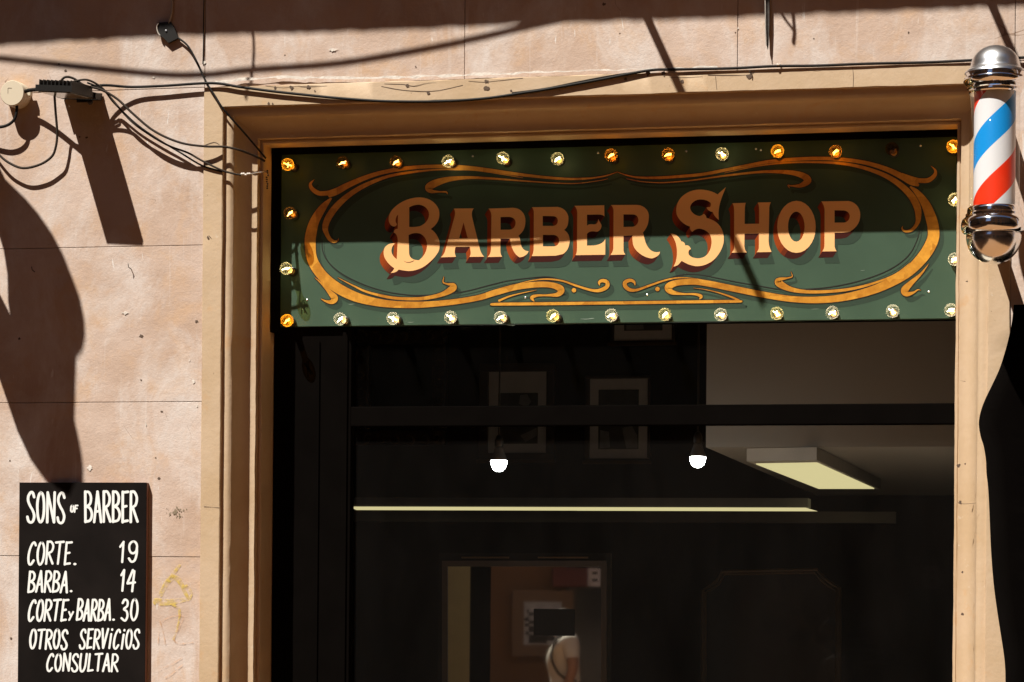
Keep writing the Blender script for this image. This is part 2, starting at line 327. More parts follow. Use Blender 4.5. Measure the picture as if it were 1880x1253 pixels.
for i in range(5):
    for k in range(3): slab((XR, XR+1.9, XR+3.9)[k], (XR+1.9, XR+3.9, XR+6.5)[k], zs[i], zs[i+1])
link('stone_cladding', b, M['stone'], wall)
b = BM(); box(b, XL-7.2, XL+.02, .032, .26, 0, 9); box(b, XR-.02, XR+6.5, .032, .26, 0, 9); box(b, XL+.02, XR-.02, .032, .26, ZT-.02, 9)
box(b, XL+.0201, XL+.16, .13, .26, 0, ZT-.02); box(b, XR-.16, XR-.0201, .13, .26, 0, ZT-.02); box(b, XL+.1601, XR-.1601, .13, .26, ZT-.16, ZT-.0201)
link('wall_core', b, M['joint'], wall)
# yellow and orange crayon scribbles, scrape marks, anchor holes
b = BM(); yy = -.0016
def c4z(pts): return [(x*520/1658, 860+y*393/1253, w) for x, y, w in pts]
for i, st in enumerate([[(940, 740, 22), (970, 680, 22), (1010, 640, 26), (1050, 660, 24), (1080, 720, 18), (1100, 760, 16)],
           [(915, 780, 34), (980, 785, 30), (1050, 775, 22), (1110, 765, 14)], [(985, 660, 12), (1020, 610, 16), (1050, 570, 14)],
           [(1090, 690, 16), (1120, 730, 12), (1105, 770, 12)], [(1010, 800, 10), (1045, 820, 14), (1050, 880, 10), (1030, 960, 10), (1015, 1000, 10)]]):
    ribbon(b, [(x, y, w*.4) for x, y, w in c4z(st)], yy-i*.0001, rnd=True)
link('yellow_graffiti', b, M['yellow_chalk'], wall)
b = BM()
for i, st in enumerate([[(950, 895, 6), (1000, 870, 8), (1070, 868, 8), (1050, 930, 8), (1020, 1000, 9), (1050, 1028, 8), (1130, 1020, 8)], [(935, 890, 8), (955, 960, 7), (968, 1030, 7)], [(930, 960, 8), (925, 1030, 6)],
           [(940, 1175, 7), (1000, 1150, 8), (1065, 1110, 7)], [(970, 1225, 10), (1010, 1200, 9), (1068, 1150, 7)]]):
    ribbon(b, [(x, y, w*.32) for x, y, w in c4z(st)], yy-.0008-i*.0001, rnd=True)
link('orange_graffiti', b, M['orange_chalk'], wall)
def blob(bm, px, py, r, y, jag=.4, asp=1.0, n=11):
    bm.faces.new([bm.verts.new(P(px + r*asp*(1+R.uniform(-jag, jag))*math.cos(2*math.pi*k/n), py + r*(1+R.uniform(-jag, jag))*math.sin(2*math.pi*k/n), y)) for k in range(n)])
b = BM()
for x, y, r in ((361, 590, 3.6), (259, 617, 4.2), (292, 878, 3.2), (286, 841, 2), (146, 252, 1.8), (159, 253, 2.6), (259, 698, 1.8),
                (297, 756, 2.5), (18, 846, 2), (20, 1172, 2.2), (763, 123, 1.6), (1108, 8, 4), (1350, 60, 1.5), (35, 622, 3), (1668, 60, 2.2), (1494, 71, 1.6), (120, 130, 3), (108, 118, 2)):
    blob(b, x, y, r*.8, -.0017, .45)
link('anchor_holes', b, M['dark_gap'], wall)
b = BM()
for i in range(46):
    blob(b, 322 + R.gauss(0, 8), 940 + R.gauss(0, 5), R.uniform(.6, 1.8), -.0016-.00003*i, .5)
link('mould_stain', b, simple('grey_mould', (.24, .19, .13), .95), wall)
b = BM()
for i, (x, y, r, a) in enumerate([(282, 142, 3, 1.2), (375, 115, 4, .9), (348, 662, 3, .6), (355, 700, 6, .7), (362, 745, 4, .6), (268, 780, 5, .25), (230, 575, 5, 1.6), (612, 92, 5, 2.2), (1355, 52, 3, .6), (165, 858, 9, .8)]):
    blob(b, x, y, r*.62, -.0024-.00005*i, .6, a, 15)
link('plaster_repair', b, M['plaster'], wall)

# ------------------------------------------------------------------ cream moulded surround
sur = thing('door_surround', ((XL+XR)/2, 0, 0), 'cream painted moulded plaster surround framing the dark shop opening', 'door surround')
prof = [(-.004, .028), (0, -.006), (.002, -.008), (.066, -.008), (.068, -.006), (.0685, .008), (.072, .0085), (.079, .0082), (.087, .0095), (.093, .0125), (.098, .018)]
prof += [(.150-.050*math.cos(rad(t)), .020+.072*math.sin(rad(t))) for t in range(8, 91, 9)]
prof += [(.158, .092), (.1585, .1195), (.1605, .1205), (.164, .1175), (.170, .118), (.172, .121), (.172, .262)]
b = BM(); leg = [i*.03 for i in range(int((ZT-.2)/.03)+1)]
def jit(s, i): return noise.noise(Vector((s*9, i*3.7, 1.3)))*.0014 + noise.noise(Vector((s*70, i*5.1, 4.3)))*.0010
st = [('L', z) for z in leg] + [('CL', 0)] + [('T', XL+.2+i*.03) for i in range(int((XR-XL-.4)/.03)+1)] + [('CR', 0)] + [('R', z) for z in leg[::-1]]
prev = None
for k, s in st:
    row = []
    for i, (w, d) in enumerate(prof):
        j = jit(s + {'L': 0, 'T': 20, 'R': 40}.get(k, 60), i) if 0 < i < len(prof)-1 else 0
        w2, d2 = w + j, d + j*.6
        row.append(b.verts.new({'L': (XL+w2, d2, s), 'CL': (XL+w, d, ZT-w), 'T': (s, d2, ZT-w2), 'CR': (XR-w, d, ZT-w), 'R': (XR-w2, d2, s)}[k]))
    if prev:
        for i in range(len(row)-1): b.faces.new((prev[i], prev[i+1], row[i+1], row[i]))
    prev = row
o = link('moulding', b, M['cream'], sur, True); o.data.set_sharp_from_angle(angle=rad(28))
# ragged plaster lip between stone and head band
b = BM(); pts = []
x = 395
while x < 1330:
    base = 165 - (x-395)*.0315 + (6 if x < 640 else 0)*(1-abs(x-500)/140 if abs(x-500) < 140 else 0)*-1
    pts.append((x, base - 16*0 + R.uniform(-1.5, 1.5) - 13, R.uniform(1.5, 7) if x < 1000 else R.uniform(.5, 3.5))); x += R.uniform(8, 22)
ribbon(b, pts, -.0098, n=3); link('plaster_lip', b, M['plaster'], sur)
b = BM(); k = 0
def crackline(p, w=1.2):
    global k
    q = [(x+R.uniform(-1, 1), y+R.uniform(-.8, .8), w*R.uniform(.3, 1.5)) for x, y in p]; ribbon(b, q, -.0088-.00001*k, n=3); k += 1
for p in ([(487, 158), (520, 161), (545, 158), (560, 159), (600, 158)], [(706, 155), (740, 156), (760, 158), (780, 154), (800, 152)], [(700, 159), (740, 166), (785, 168), (815, 165), (850, 156)], [(860, 150), (890, 151), (912, 148), (960, 144)], [(1300, 138), (1340, 139), (1372, 138), (1384, 133)],
          [(1230, 142), (1260, 143), (1290, 141)], [(1480, 128), (1500, 131), (1515, 126)], [(1565, 125), (1566, 140), (1567, 160)], [(1314, 140), (1315, 165)], [(312, 1170)]*0 or [(375, 931), (390, 932), (402, 932)], [(1762, 700), (1772, 701)], [(1757, 922), (1770, 925), (1792, 924)], [(384, 432), (387, 438)], [(376, 268), (392, 262), (402, 266)]): crackline(p, .85)
for x, y, r in ((566, 160, 3.2), (748, 158, 3.4), (786, 171, 3), (893, 162, 5), (893, 150, 3.5), (938, 167, 2), (505, 162, 2.5), (535, 161, 3.4), (578, 167, 1.4), (1148, 146, 3), (1376, 140, 5), (1252, 150, 3), (493, 190, 2), (500, 191, 1.5), (1190, 135, 4), (1218, 135, 5), (382, 436, 2.2), (1760, 855, 3), (1772, 852, 2), (1763, 923, 3.2), (1767, 1128, 3), (1767, 1051, 1.8), (1775, 517, 1.8)):
    blob(b, x, y, r, -.0094-.00001*k, .5); k += 1
link('plaster_cracks', b, M['dark_gap'], sur)

# ------------------------------------------------------------------ shop front: black frame and glass
XLi, XRi, ZTi = XL+.172, XR-.172, ZT-.172
zsb = P(1100, 594, .245).z; xst = P(646, 900, .27).x
front = thing('storefront', ((XLi+XRi)/2, .27, .12), 'black painted glazed shop front with a transom bar, below the sign', 'shop front')
bx('stile', XLi+.002, xst, .25, .30, .12, zsb, M['black'], front, .003)
b = BM()
for x0 in (XLi+.055, XLi+.16): box(b, x0, x0+.006, .244, .2495, .4, zsb-.05)
box(b, xst-.03, xst-.012, .243, .2495, .3, zsb-.02, .002); link('stile_beading', b, M['black'], front)
zt0, zt1 = P(1200, 781, .25).z, P(1200, 744, .25).z
bx('transom', xst+.001, XRi-.002, .245, .305, zt0, zt1, M['black'], front, .003)
bx('fascia', XLi+.002, XRi-.002, .262, .33, zsb+.002, ZTi+.03, M['black'], front)
bx('fascia_trim', XLi+.002, XRi-.002, .20, .2615, P(1100, 268, .22).z, ZTi-.001, M['black'], front)
bx('edge_strip', XLi+.001, P(514, 450, .22).x, .205, .2615, zsb-.02, P(1100, 268, .22).z-.001, M['black'], front)
bx('sill', XLi+.002, XRi-.002, .22, .36, .02, .118, M['black'], front)
b = BM(); box(b, xst+.002, XRi-.003, .274, .280, zt1+.001, zsb); link('upper_pane', b, M['upper_glass'], front)
b = BM(); box(b, xst+.002, XRi-.003, .274, .280, .119, zt0-.001); link('lower_pane', b, M['window_glass'], front)

# ------------------------------------------------------------------ sign
YS = .232
sign = thing('shop_sign', P(1140, 596, YS), 'dark green hand painted fascia sign reading BARBER SHOP in a gold scroll border', 'sign')
xs0, xs1 = P(515, 450, YS).x, XRi-.004; zs1 = P(1100, 268, YS).z
b = BM(); box(b, xs0, xs1, YS, .2612, zsb, zs1, .0015); link('sign_board', b, M['board'], sign)
goldA = [ # outer frame, left then right
 [(608.6,364,3),(592.7,381.7,13),(578,405.6,17),(571,429.6,20),(569.5,450,20),(573,476,19),(588,502,19),(612,524,19),(643.7,541.7,18),(675.6,552,15.5),(715.5,558.5,13),(763.4,560,11.5),(800,558,10.5),(840,553.7,10),(880,546.7,10),(907.7,538,11),(949,527,11),(990.7,522.6,10.5),(1016,524.6,10.5),(1030,532,12.5),(1024,541,8),(1004,542.5,3.5),(986,543,4.5),(976.5,547,6.5),(981,554,1)],
 [(1284,550,1),(1287,544.5,6),(1275.6,540.5,4),(1253.5,540,3.5),(1233,536.5,9),(1227,528,13.5),(1240,520.3,11),(1267,517.7,10.5),(1295,520,11),(1350,531,11),(1400,541,11),(1450.5,549,11),(1501,551,12),(1551.6,546,13),(1602,533,15),(1642.6,515,17),(1673,494.7,19),(1699,466,21),(1712.5,440,21.5),(1713.5,420,21),(1709,400,20),(1699,375,16),(1684,354,10),(1671,343,3)],
 [(1133,316,.6),(1115,322.5,2),(1090,327,3),(1060,329,4),(1030,328.5,4.5),(990,325,5),(940,319,6),(900,313,6.2),(860,308,6.5),(820,306,6.5),(780,306.5,6.5),(740,310,7),(700,317.5,7.5),(670,327,8.5),(640,340,10.5),(618,352,12),(603,361,5)],
 [(632,343,7),(612,352,9),(600,355,8.5),(585,355,8.5),(573,347,7.5),(570,338,5),(577,330,.5)],
 [(1133,316,.6),(1150,322,2),(1170,326,3.2),(1200,327,4.7),(1240,325,5.2),(1290,320.5,5.7),(1330,313,5.7),(1370,305,5.7),(1410,297.5,6.2),(1450,293.5,6.5),(1490,291.5,6.5),(1530,292,6.5),(1570,296,7),(1600,302,7.5),(1630,312,9),(1655,324,11),(1674,334,13),(1687,341,4)],
 [(1655,321,7),(1675,329,9),(1690,332,8.5),(1705,331,8.5),(1716,322,7),(1717,313,4),(1709,305,.5)],
 [(960,327,.8),(880,314,2),(840,311.5,3),(800,312,3),(760,316,4),(720,322.5,5),(690,332,6.5),(660,346,8.5),(635,363,10),(615,382.5,12),(602,402,12),(597,418,10.5),(600,430,8),(606,440,7),(614,444,5),(621,441,2.2),(621,437,.4)],
 [(1330,318,.8),(1390,305.5,2),(1440,299.5,3),(1490,298,3.5),(1540,300,5),(1580,307,6),(1620,320.5,8),(1650,338,10.5),(1672,359,12.5),(1684,381,13),(1686,400,10),(1683,412,7),(1674,422.5,5.5),(1662,425,4),(1656,420,3),(1658,415,.4)],
 [(1150,328.5,.8),(1180,334,1.5),(1220,335.5,2),(1270,331.5,2.5),(1320,324.5,3),(1370,318.5,4),(1410,315.5,5),(1450,317,8),(1474,323,11),(1483,332,13),(1470,341,7.5),(1454,341.8,2.5),(1447,341,3),(1450,346,.5)],
 [(1116,328.5,.8),(1100,332,1.2),(1060,337,1.6),(1020,336.5,2),(960,332.5,2.5),(900,328,4),(860,326.5,5.5),(825,329.5,9),(801,336,13),(787,344.5,13.5),(792,351.5,7.5),(806,352.5,2.7),(819,353,2.8),(821.5,357,1)],
 [(620,510,.6),(651.7,526.5,3),(675.6,537,4),(715.5,546.5,5),(747.4,549,5.5),(779,548,6.2),(811,541,8),(831,530,12.5),(832,523.5,7),(821,521.8,3),(813.5,518.5,2.2),(814.5,511,1.4),(815,508,.4)],
 [(578,510,.6),(592.7,523,4),(607,538.5,9),(614,548,13),(609,554.5,8.5),(599,553.7,4),(589.5,549,1.2)],
 [(1705,484.6,.6),(1691,502.8,4),(1673,519.5,9),(1661,533,13.5),(1665,540,9.5),(1677,537.5,4),(1685,532.5,1.8),(1691,533.5,.4)],
 [(1671,482.6,.6),(1642.6,504.8,3),(1602,521,4),(1561.7,531,5),(1521,535.5,5.5),(1481,536,6.2),(1450.5,531,9),(1430,520,13.5),(1431,513.8,7.5),(1444.5,511,3),(1454,508.5,2),(1453.6,503,1.1),(1452,499,.4)],
 [(935,526,.5),(971,516.5,1.6),(1002,512.8,2.6),(1032,516,3),(1057,524.6,3.6),(1085,533,4.4),(1101,533.5,6.2),(1114,527,7.2),(1114.5,518.5,7),(1106,515.5,6),(1100,519,4.5),(1101,524.5,1)],
 [(1289,513.5,.5),(1262,510.5,1.6),(1239.6,511,2.6),(1217.5,516,3),(1192.6,524.6,3.6),(1170,532.5,4.4),(1156.6,532.5,6.2),(1148,526,7.2),(1148,518.5,7),(1157,515,6),(1164,518,4.5),(1166,524.5,1)],
 [(985,533,.5),(960,538,1.6),(935,544.5,2.8),(915,553,4)],
 [(1273,529,.5),(1295,532,1.4),(1320,538,2.2),(1345,546.5,3.4),(1357,552.5,4)],
 [(902,560.3,1.5),(911,559,5.2),(1000,558,5.5),(1130,556.5,5.5),(1260,554.8,5.5),(1350,553.6,5),(1363,554.5,1)],
]
pins = [[(591,440,1.5),(592.7,462,1.6),(604,483,1.8),(629,504,1.8),(667.6,523,1.8),(707.5,535.5,1.8),(747,541.7,1.8),(779,542.5,1.8),(845,537,1.7),(904.6,522.5,1.7),(935,515.5,1.6),(990.7,509,1.6),(1013,509.4,1.5),(1035,515.5,.6)],
        [(1217,516,.6),(1239.6,507.5,1.6),(1267,504,1.6),(1295,506.6,1.6),(1350,517.7,1.7),(1400,526.5,1.7),(1430,531.3,1.7),(1460.6,532,1.7),(1521,528,1.8),(1582,515,1.8),(1632.5,495.7,1.8),(1667,470.4,1.8),(1684,440,1.6),(1690,412,1)],
        [(1057,525,1),(1052,529,1)], [(1205,525,1),(1207,529,1)], [(980,552,2),(981,557,2)]]
dots = [(1053.7, 533.2, 4.1), (1207, 531, 4.1)]
b = BM()
for i, p in enumerate(goldA): ribbon(b, p, YS-.0002-i*.000008, 1.0, (7.5, 9.5))
for i, p in enumerate(pins): ribbon(b, p, YS-.00038-i*.000008, 0, (4, 5))
link('scroll_drop_shadow', b, M['drop'], sign)
b = BM()
for i, p in enumerate(pins): ribbon(b, p, YS-.0008-i*.00001)
for i, p in enumerate(goldA): ribbon(b, p, YS-.0009-i*.00001, 1.45)
for x, y, r in dots: blob(b, x, y, r+1.3, YS-.0009, 0, 1, 20)
link('scroll_outline', b, M['line'], sign)
b = BM()
for i, p in enumerate(goldA): ribbon(b, p, YS-.0012-i*.00001)
for x, y, r in dots: blob(b, x, y, r, YS-.0012, 0, 1, 20)
link('gold_scrollwork', b, M['gold'], sign)
# lettering, each letter an outline of cubic paths
def T(ox, oy, s): return lambda x, y: (ox + x/s, oy + y/s)
C1, C2, C3, C4 = T(680, 330, 6.267), T(960, 350, 6.714), T(1200, 330, 6.595), T(1320, 350, 6.714)
def ell(cx, cy, rx, ry):
    k = .5523; return f'M{cx},{cy-ry} C{cx+rx*k},{cy-ry} {cx+rx},{cy-ry*k} {cx+rx},{cy} C{cx+rx},{cy+ry*k} {cx+rx*k},{cy+ry} {cx},{cy+ry} C{cx-rx*k},{cy+ry} {cx-rx},{cy+ry*k} {cx-rx},{cy} C{cx-rx},{cy-ry*k} {cx-rx*k},{cy-ry} {cx},{cy-ry} Z'
letters = [
 (C1, 'M318,405 C296,425 286,460 292,492 L306,515 C300,535 280,545 262,540 C225,530 208,490 210,445 C213,390 250,335 320,285 C390,235 480,205 570,205 C680,208 760,270 787,345 C800,395 795,440 775,482 C757,520 725,550 695,570 C735,592 770,640 790,695 C803,745 798,800 780,835 C750,890 690,950 620,1000 C560,1035 500,1052 440,1053 C390,1050 350,1040 325,1036 C310,1060 275,1075 232,1075 C255,1060 268,1040 275,1020 C230,995 180,940 160,890 C145,840 152,790 180,765 C205,742 245,728 285,735 C258,755 243,785 242,820 C244,860 268,895 303,917 L315,705 C314,660 300,620 270,612 C268,585 285,566 314,566 Z M447,320 C480,300 520,290 560,290 C625,296 675,345 675,405 C672,465 630,510 575,535 C530,547 490,548 447,545 Z M440,640 C480,615 530,610 570,622 C625,645 655,705 652,765 C648,830 610,895 555,930 L512,924 C475,915 447,890 445,845 Z M385,936 C400,948 420,950 440,950 C470,946 495,935 512,926 C495,948 470,958 430,958 C405,954 392,948 385,936 Z'),
 (C1, 'M960,335 L1190,332 C1165,360 1165,390 1170,430 L1260,800 C1275,850 1290,870 1310,888 L1140,890 C1160,860 1155,830 1145,775 L980,775 C965,830 970,860 985,890 L810,895 C840,870 850,850 860,820 L970,420 C978,380 975,360 960,335 Z M1072,495 L1120,675 L1022,675 Z'),
 (C1, 'M1360,335 L1640,325 C1735,325 1787,400 1784,480 C1782,560 1760,600 1705,645 C1728,680 1725,720 1735,760 C1750,800 1780,825 1820,825 C1810,860 1770,890 1720,895 C1670,880 1630,800 1615,740 L1605,680 L1498,680 L1495,820 C1497,860 1505,875 1518,888 L1350,892 C1380,860 1388,830 1388,790 L1392,420 C1390,380 1380,360 1360,335 Z M1498,432 L1600,430 C1650,435 1672,465 1670,500 C1670,545 1640,575 1600,578 L1498,578 Z'),
 (C2, 'M110,207 L430,203 C520,215 565,290 562,350 C560,430 545,460 508,488 C550,510 578,560 577,620 C575,700 540,760 490,785 L400,805 L110,810 C130,770 133,740 133,700 L135,270 C132,240 125,225 110,207 Z M245,315 L380,318 C420,325 430,350 430,375 C428,410 410,435 375,437 L245,437 Z M247,548 L385,550 C430,558 448,590 446,625 C443,665 420,685 385,690 L247,690 Z'),
 (C2, 'M635,190 L1003,183 L1005,320 C985,300 960,297 900,298 L790,300 L790,435 C810,415 840,415 870,418 C900,420 925,410 930,355 C945,390 970,415 970,440 C965,480 940,508 905,510 C860,500 820,500 790,535 L790,680 L870,680 C950,672 1000,640 1017,597 L1015,793 L650,798 C665,770 667,740 667,700 L670,270 C665,235 655,210 635,190 Z'),
 (C2, 'M1085,180 L1400,178 C1500,180 1555,250 1553,320 C1553,420 1520,470 1480,520 C1500,600 1510,660 1550,710 C1590,760 1640,770 1690,755 C1690,790 1660,820 1590,838 C1500,835 1400,760 1370,700 C1350,660 1350,600 1350,555 L1240,560 L1240,740 C1245,770 1255,780 1265,790 L1080,795 C1105,760 1115,740 1115,700 L1117,250 C1115,220 1105,200 1085,180 Z M1240,295 L1360,297 C1410,300 1425,340 1423,370 C1420,410 1390,445 1350,448 L1240,450 Z'),
 (C3, 'M775,180 L875,92 C850,160 800,260 790,360 C785,400 785,440 790,490 C760,470 725,430 715,392 C690,395 650,370 640,340 C650,335 660,335 680,335 C695,320 695,300 690,285 C670,260 620,240 560,242 C490,245 440,300 442,345 C450,400 510,440 555,442 C580,440 600,420 610,415 C630,430 640,450 640,465 C700,480 760,505 800,560 C840,610 852,680 850,740 C845,820 790,920 720,980 C640,1040 560,1055 500,1048 C430,1035 380,1010 340,985 L300,1030 C280,1045 260,1050 240,1055 C270,1010 285,940 283,870 C280,790 260,720 205,655 C260,650 310,690 335,750 C370,750 380,775 382,800 C410,790 440,800 452,845 C430,845 415,870 425,905 C440,935 480,950 530,955 C600,955 640,925 665,885 C700,830 710,760 695,700 C680,640 620,600 550,595 C510,600 485,615 470,635 C445,620 440,600 440,570 C370,550 300,490 278,420 C260,340 290,260 340,210 C410,140 500,120 570,122 C650,125 720,145 775,180 Z'),
 (C4, 'M165,158 L332,152 C320,180 318,210 318,260 L316,413 L495,410 L495,240 C493,200 490,175 478,150 L640,145 C625,175 620,200 620,240 L612,620 C615,690 630,720 648,758 L465,762 C485,740 492,720 492,690 L492,530 L315,533 L313,690 C318,730 330,750 345,765 L155,767 C180,745 187,720 188,690 L187,260 C187,210 180,185 165,158 Z'),
 (C4, ell(955, 449, 238, 321) + ' ' + ell(953, 447, 102, 185)),
 (C4, 'M1260,135 L1600,130 C1690,145 1742,220 1742,300 C1742,400 1690,460 1620,505 C1560,525 1480,522 1425,522 L1425,690 C1432,725 1442,740 1452,750 L1272,752 C1295,725 1300,700 1300,660 L1302,250 C1300,200 1285,165 1260,135 Z M1425,245 L1540,247 C1590,255 1612,285 1612,320 C1608,365 1580,392 1540,397 L1425,397 Z'),
]
def contours(path, tf, n=7):
    out = []; toks = path.replace(',', ' ').replace('M', ' M ').replace('L', ' L ').replace('C', ' C ').replace('Z', ' Z ').split()
    i = 0; cur = None; cmd = None
    while i < len(toks):
        if toks[i] in 'MLCZ':
            cmd = toks[i]; i += 1
            if cmd == 'Z': continue
        if cmd == 'M': cur = [tuple(map(float, toks[i:i+2]))]; out.append(cur); i += 2; cmd = 'L'
        elif cmd == 'L': cur.append(tuple(map(float, toks[i:i+2]))); i += 2
        elif cmd == 'C':
            a = cur[-1]; bb, c, d = [tuple(map(float, toks[i+2*k:i+2*k+2])) for k in range(3)]; i += 6
            for k in range(1, n+1):
                t = k/n; u = 1-t
                cur.append(tuple(u**3*a[m]+3*u*u*t*bb[m]+3*u*t*t*c[m]+t**3*d[m] for m in (0, 1)))
    res = []
    for c in out:
        c = [tf(*p) for p in c]
        if math.hypot(c[0][0]-c[-1][0], c[0][1]-c[-1][1]) < .3: c.pop()
        res.append(c)
    return res
def area(c): return sum(c[i-1][0]*c[i][1]-c[i][0]*c[i-1][1] for i in range(len(c)))/2
def fill_faces(conts):
    """triangulate an outline with holes; returns (points, faces) in pixel units"""
    cu = bpy.data.curves.new('outline', 'CURVE'); cu.dimensions = '2D'; cu.fill_mode = 'FRONT'
    for c in conts:
        s = cu.splines.new('POLY'); s.points.add(len(c)-1)
        for p, q in zip(s.points, c): p.co = (q[0]-1000, q[1]-400, 0, 1)
        s.use_cyclic_u = True
    o = bpy.data.objects.new('outline', cu); COL.objects.link(o); dg = bpy.context.evaluated_depsgraph_get(); dg.update()
    me = o.evaluated_get(dg).to_mesh(); V = [(v.co.x+1000, v.co.y+400) for v in me.vertices]; FF = [list(p.vertices) for p in me.polygons]
    o.evaluated_get(dg).to_mesh_clear(); bpy.data.objects.remove(o); bpy.data.curves.remove(cu); return V, FF
def add_fill(bm, V, FF, y, off=(0, 0)):
    vs = [bm.verts.new(P(v[0]+off[0], v[1]+off[1], y)) for v in V]
    for f in FF:
        try: bm.faces.new([vs[i] for i in f])
        except ValueError: pass
OFF = (-7.2, 11.2); SH = (6, 22)
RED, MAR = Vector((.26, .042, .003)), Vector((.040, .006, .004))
for tf, path in letters:
    bl, bs, bd = BM(), BM(), BM(); paint = bs.loops.layers.float_color.new('paint')
    cs = contours(path, tf); outer = max(cs, key=lambda c: abs(area(c)))
    V, FF = fill_faces(cs); add_fill(bl, V, FF, YS-.00105)
    kq = 0; kd = 0
    add_fill(bd, V, FF, YS-.00040, SH)
    for c in cs:
        sgn = 1 if area(c) > 0 else -1
        if c is not outer: sgn = -sgn if (area(c) > 0) == (area(outer) > 0) else sgn
        so = (1 if area(outer) > 0 else -1)
        for i in range(len(c)):
            p, q = c[i-1], c[i]; dx, dy = q[0]-p[0], q[1]-p[1]; l = math.hypot(dx, dy)
            if l < 1e-4: continue
            s_ = 1 if area(c) > 0 else -1
            nx, ny = dy/l*s_, -dx/l*s_            # outward from this contour
            if c is not outer: nx, ny = -nx, -ny  # into the counter = away from ink
            if nx*OFF[0]+ny*OFF[1] > 0:
                f = bs.faces.new([bs.verts.new(P(a[0], a[1], YS-.00062-kq*.000002)) for a in (p, q, (q[0]+OFF[0], q[1]+OFF[1]), (p[0]+OFF[0], p[1]+OFF[1]))]); kq += 1
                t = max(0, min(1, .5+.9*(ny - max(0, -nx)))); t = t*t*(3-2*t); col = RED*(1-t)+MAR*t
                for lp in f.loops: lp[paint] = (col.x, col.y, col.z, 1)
            if nx*SH[0]+ny*SH[1] > 0:
                bd.faces.new([bd.verts.new(P(a[0], a[1], YS-.00042-kd*.000001)) for a in (p, q, (q[0]+SH[0], q[1]+SH[1]), (p[0]+SH[0], p[1]+SH[1]))]); kd += 1
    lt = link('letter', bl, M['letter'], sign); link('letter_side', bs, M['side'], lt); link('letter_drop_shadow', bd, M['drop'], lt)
for x, y in ((1690, 268), (1397, 276), (868, 287), (965, 546.5), (1188, 542), (1705, 536), (564, 551), (1098, 281), (1388, 274), (1260, 278)):
    p = P(x, y, YS); b = BM(); lathe(b, [(.0035, 0), (.0035, .001), (.001, .0025)], p, Vector((0, -1, 0)), 10); link('screw_head', b, M['chrome_brushed'], sign)

sc_m = simple('scuffed_pale_green', (.20, .26, .21), .7)
for i, (x, y, l, w_) in enumerate([(1066, 586, 22, 1.2), (1082, 585.4, 9, 1.6), (640, 559, 11, .9), (700, 559, 9, .7), (748, 592, 12, .8), (1490, 568, 14, .6), (553, 568, 3, 2), (930, 598, 16, .6), (1580, 497, 8, .6)]):
    b = BM(); ribbon(b, [(x, y, w_*.5), (x+l*.5, y+R.uniform(-.5, .5), w_), (x+l, y-.6, w_*.4)], YS-.0005-.00002*i); link('paint_scuff', b, sc_m, sign)

# ------------------------------------------------------------------ globe bulbs
bulb_list = [(530,302,'deep',"deep amber lit globe bulb at the sign's top left corner"),
 (627,297,'smoke','smoky amber globe bulb, next in the top row after the glowing top left corner bulb'),
 (724,296,'smoke','smoky amber globe bulb above the big B of BARBER, touching the gold scroll'),
 (824,294,'yellow','bright straw coloured globe bulb above the A of BARBER, touching the gold scroll'),
 (924,292,'yellow','bright straw coloured globe bulb above the first small R of BARBER'),
 (1021,290,'yellow','bright straw coloured globe bulb above the second B of BARBER'),
 (1122,287,'amber','amber globe bulb just above the pointed peak of the gold border'),
 (1225,286,'amber','amber globe bulb right of the border peak, above the gap between BARBER and SHOP'),
 (1324,282,'yellow','bright straw coloured globe bulb above the big S of SHOP'),
 (1427,280,'deep','glowing orange globe bulb above the H of SHOP'),
 (1533,278,'amber','amber globe bulb above the P of SHOP, touching the gold scroll'),
 (1640,275,'dead','unlit dark globe bulb in the top row, the only one switched off'),
 (1749,271,'deep',"glowing orange globe bulb at the sign's top right corner"),
 (531,390,'smoke',"smoky amber globe bulb on the sign's left edge below the corner bulb"),
 (527,495,'yellow',"bright straw coloured globe bulb on the sign's shaded left edge"),
 (525,588,'deep',"amber globe bulb at the sign's bottom left corner in shade"),
 (625,586,'clear','clear globe bulb in the bottom row beside the thin double cable shadow'),
 (722,585,'clear','clear globe bulb in the bottom row below the tail of the big B'),
 (824,584,'clear','clear globe bulb in the bottom row below the small lower left curl of gold'),
 (920,582,'clear','clear globe bulb under the left tip of the straight gold bar'),
 (1018,581,'yellow','pale yellow globe bulb under the left half of the straight gold bar'),
 (1122,579,'clear','clear globe bulb under the middle of the straight gold bar'),
 (1220,578,'yellow','pale yellow globe bulb under the right half of the straight gold bar'),
 (1323,577,'clear','clear globe bulb under the right tip of the straight gold bar'),
 (1425,575,'yellow','pale yellow globe bulb at the foot of the slanting dark rod shadow'),
 (1529,573,'clear','clear globe bulb in the bottom row just right of the slanting rod shadow'),
 (1639,572,'clear','clear globe bulb in the bottom row next to the bottom right corner bulb'),
 (1748,570,'clear',"clear globe bulb at the sign's bottom right corner"),
 (1750,365,'yellow',"straw coloured globe bulb on the sign's right edge, in shade beside the barber pole"),
 (1751,474,'clear',"clear globe bulb on the sign's right edge, sunlit beside the pole's bottom ball")]
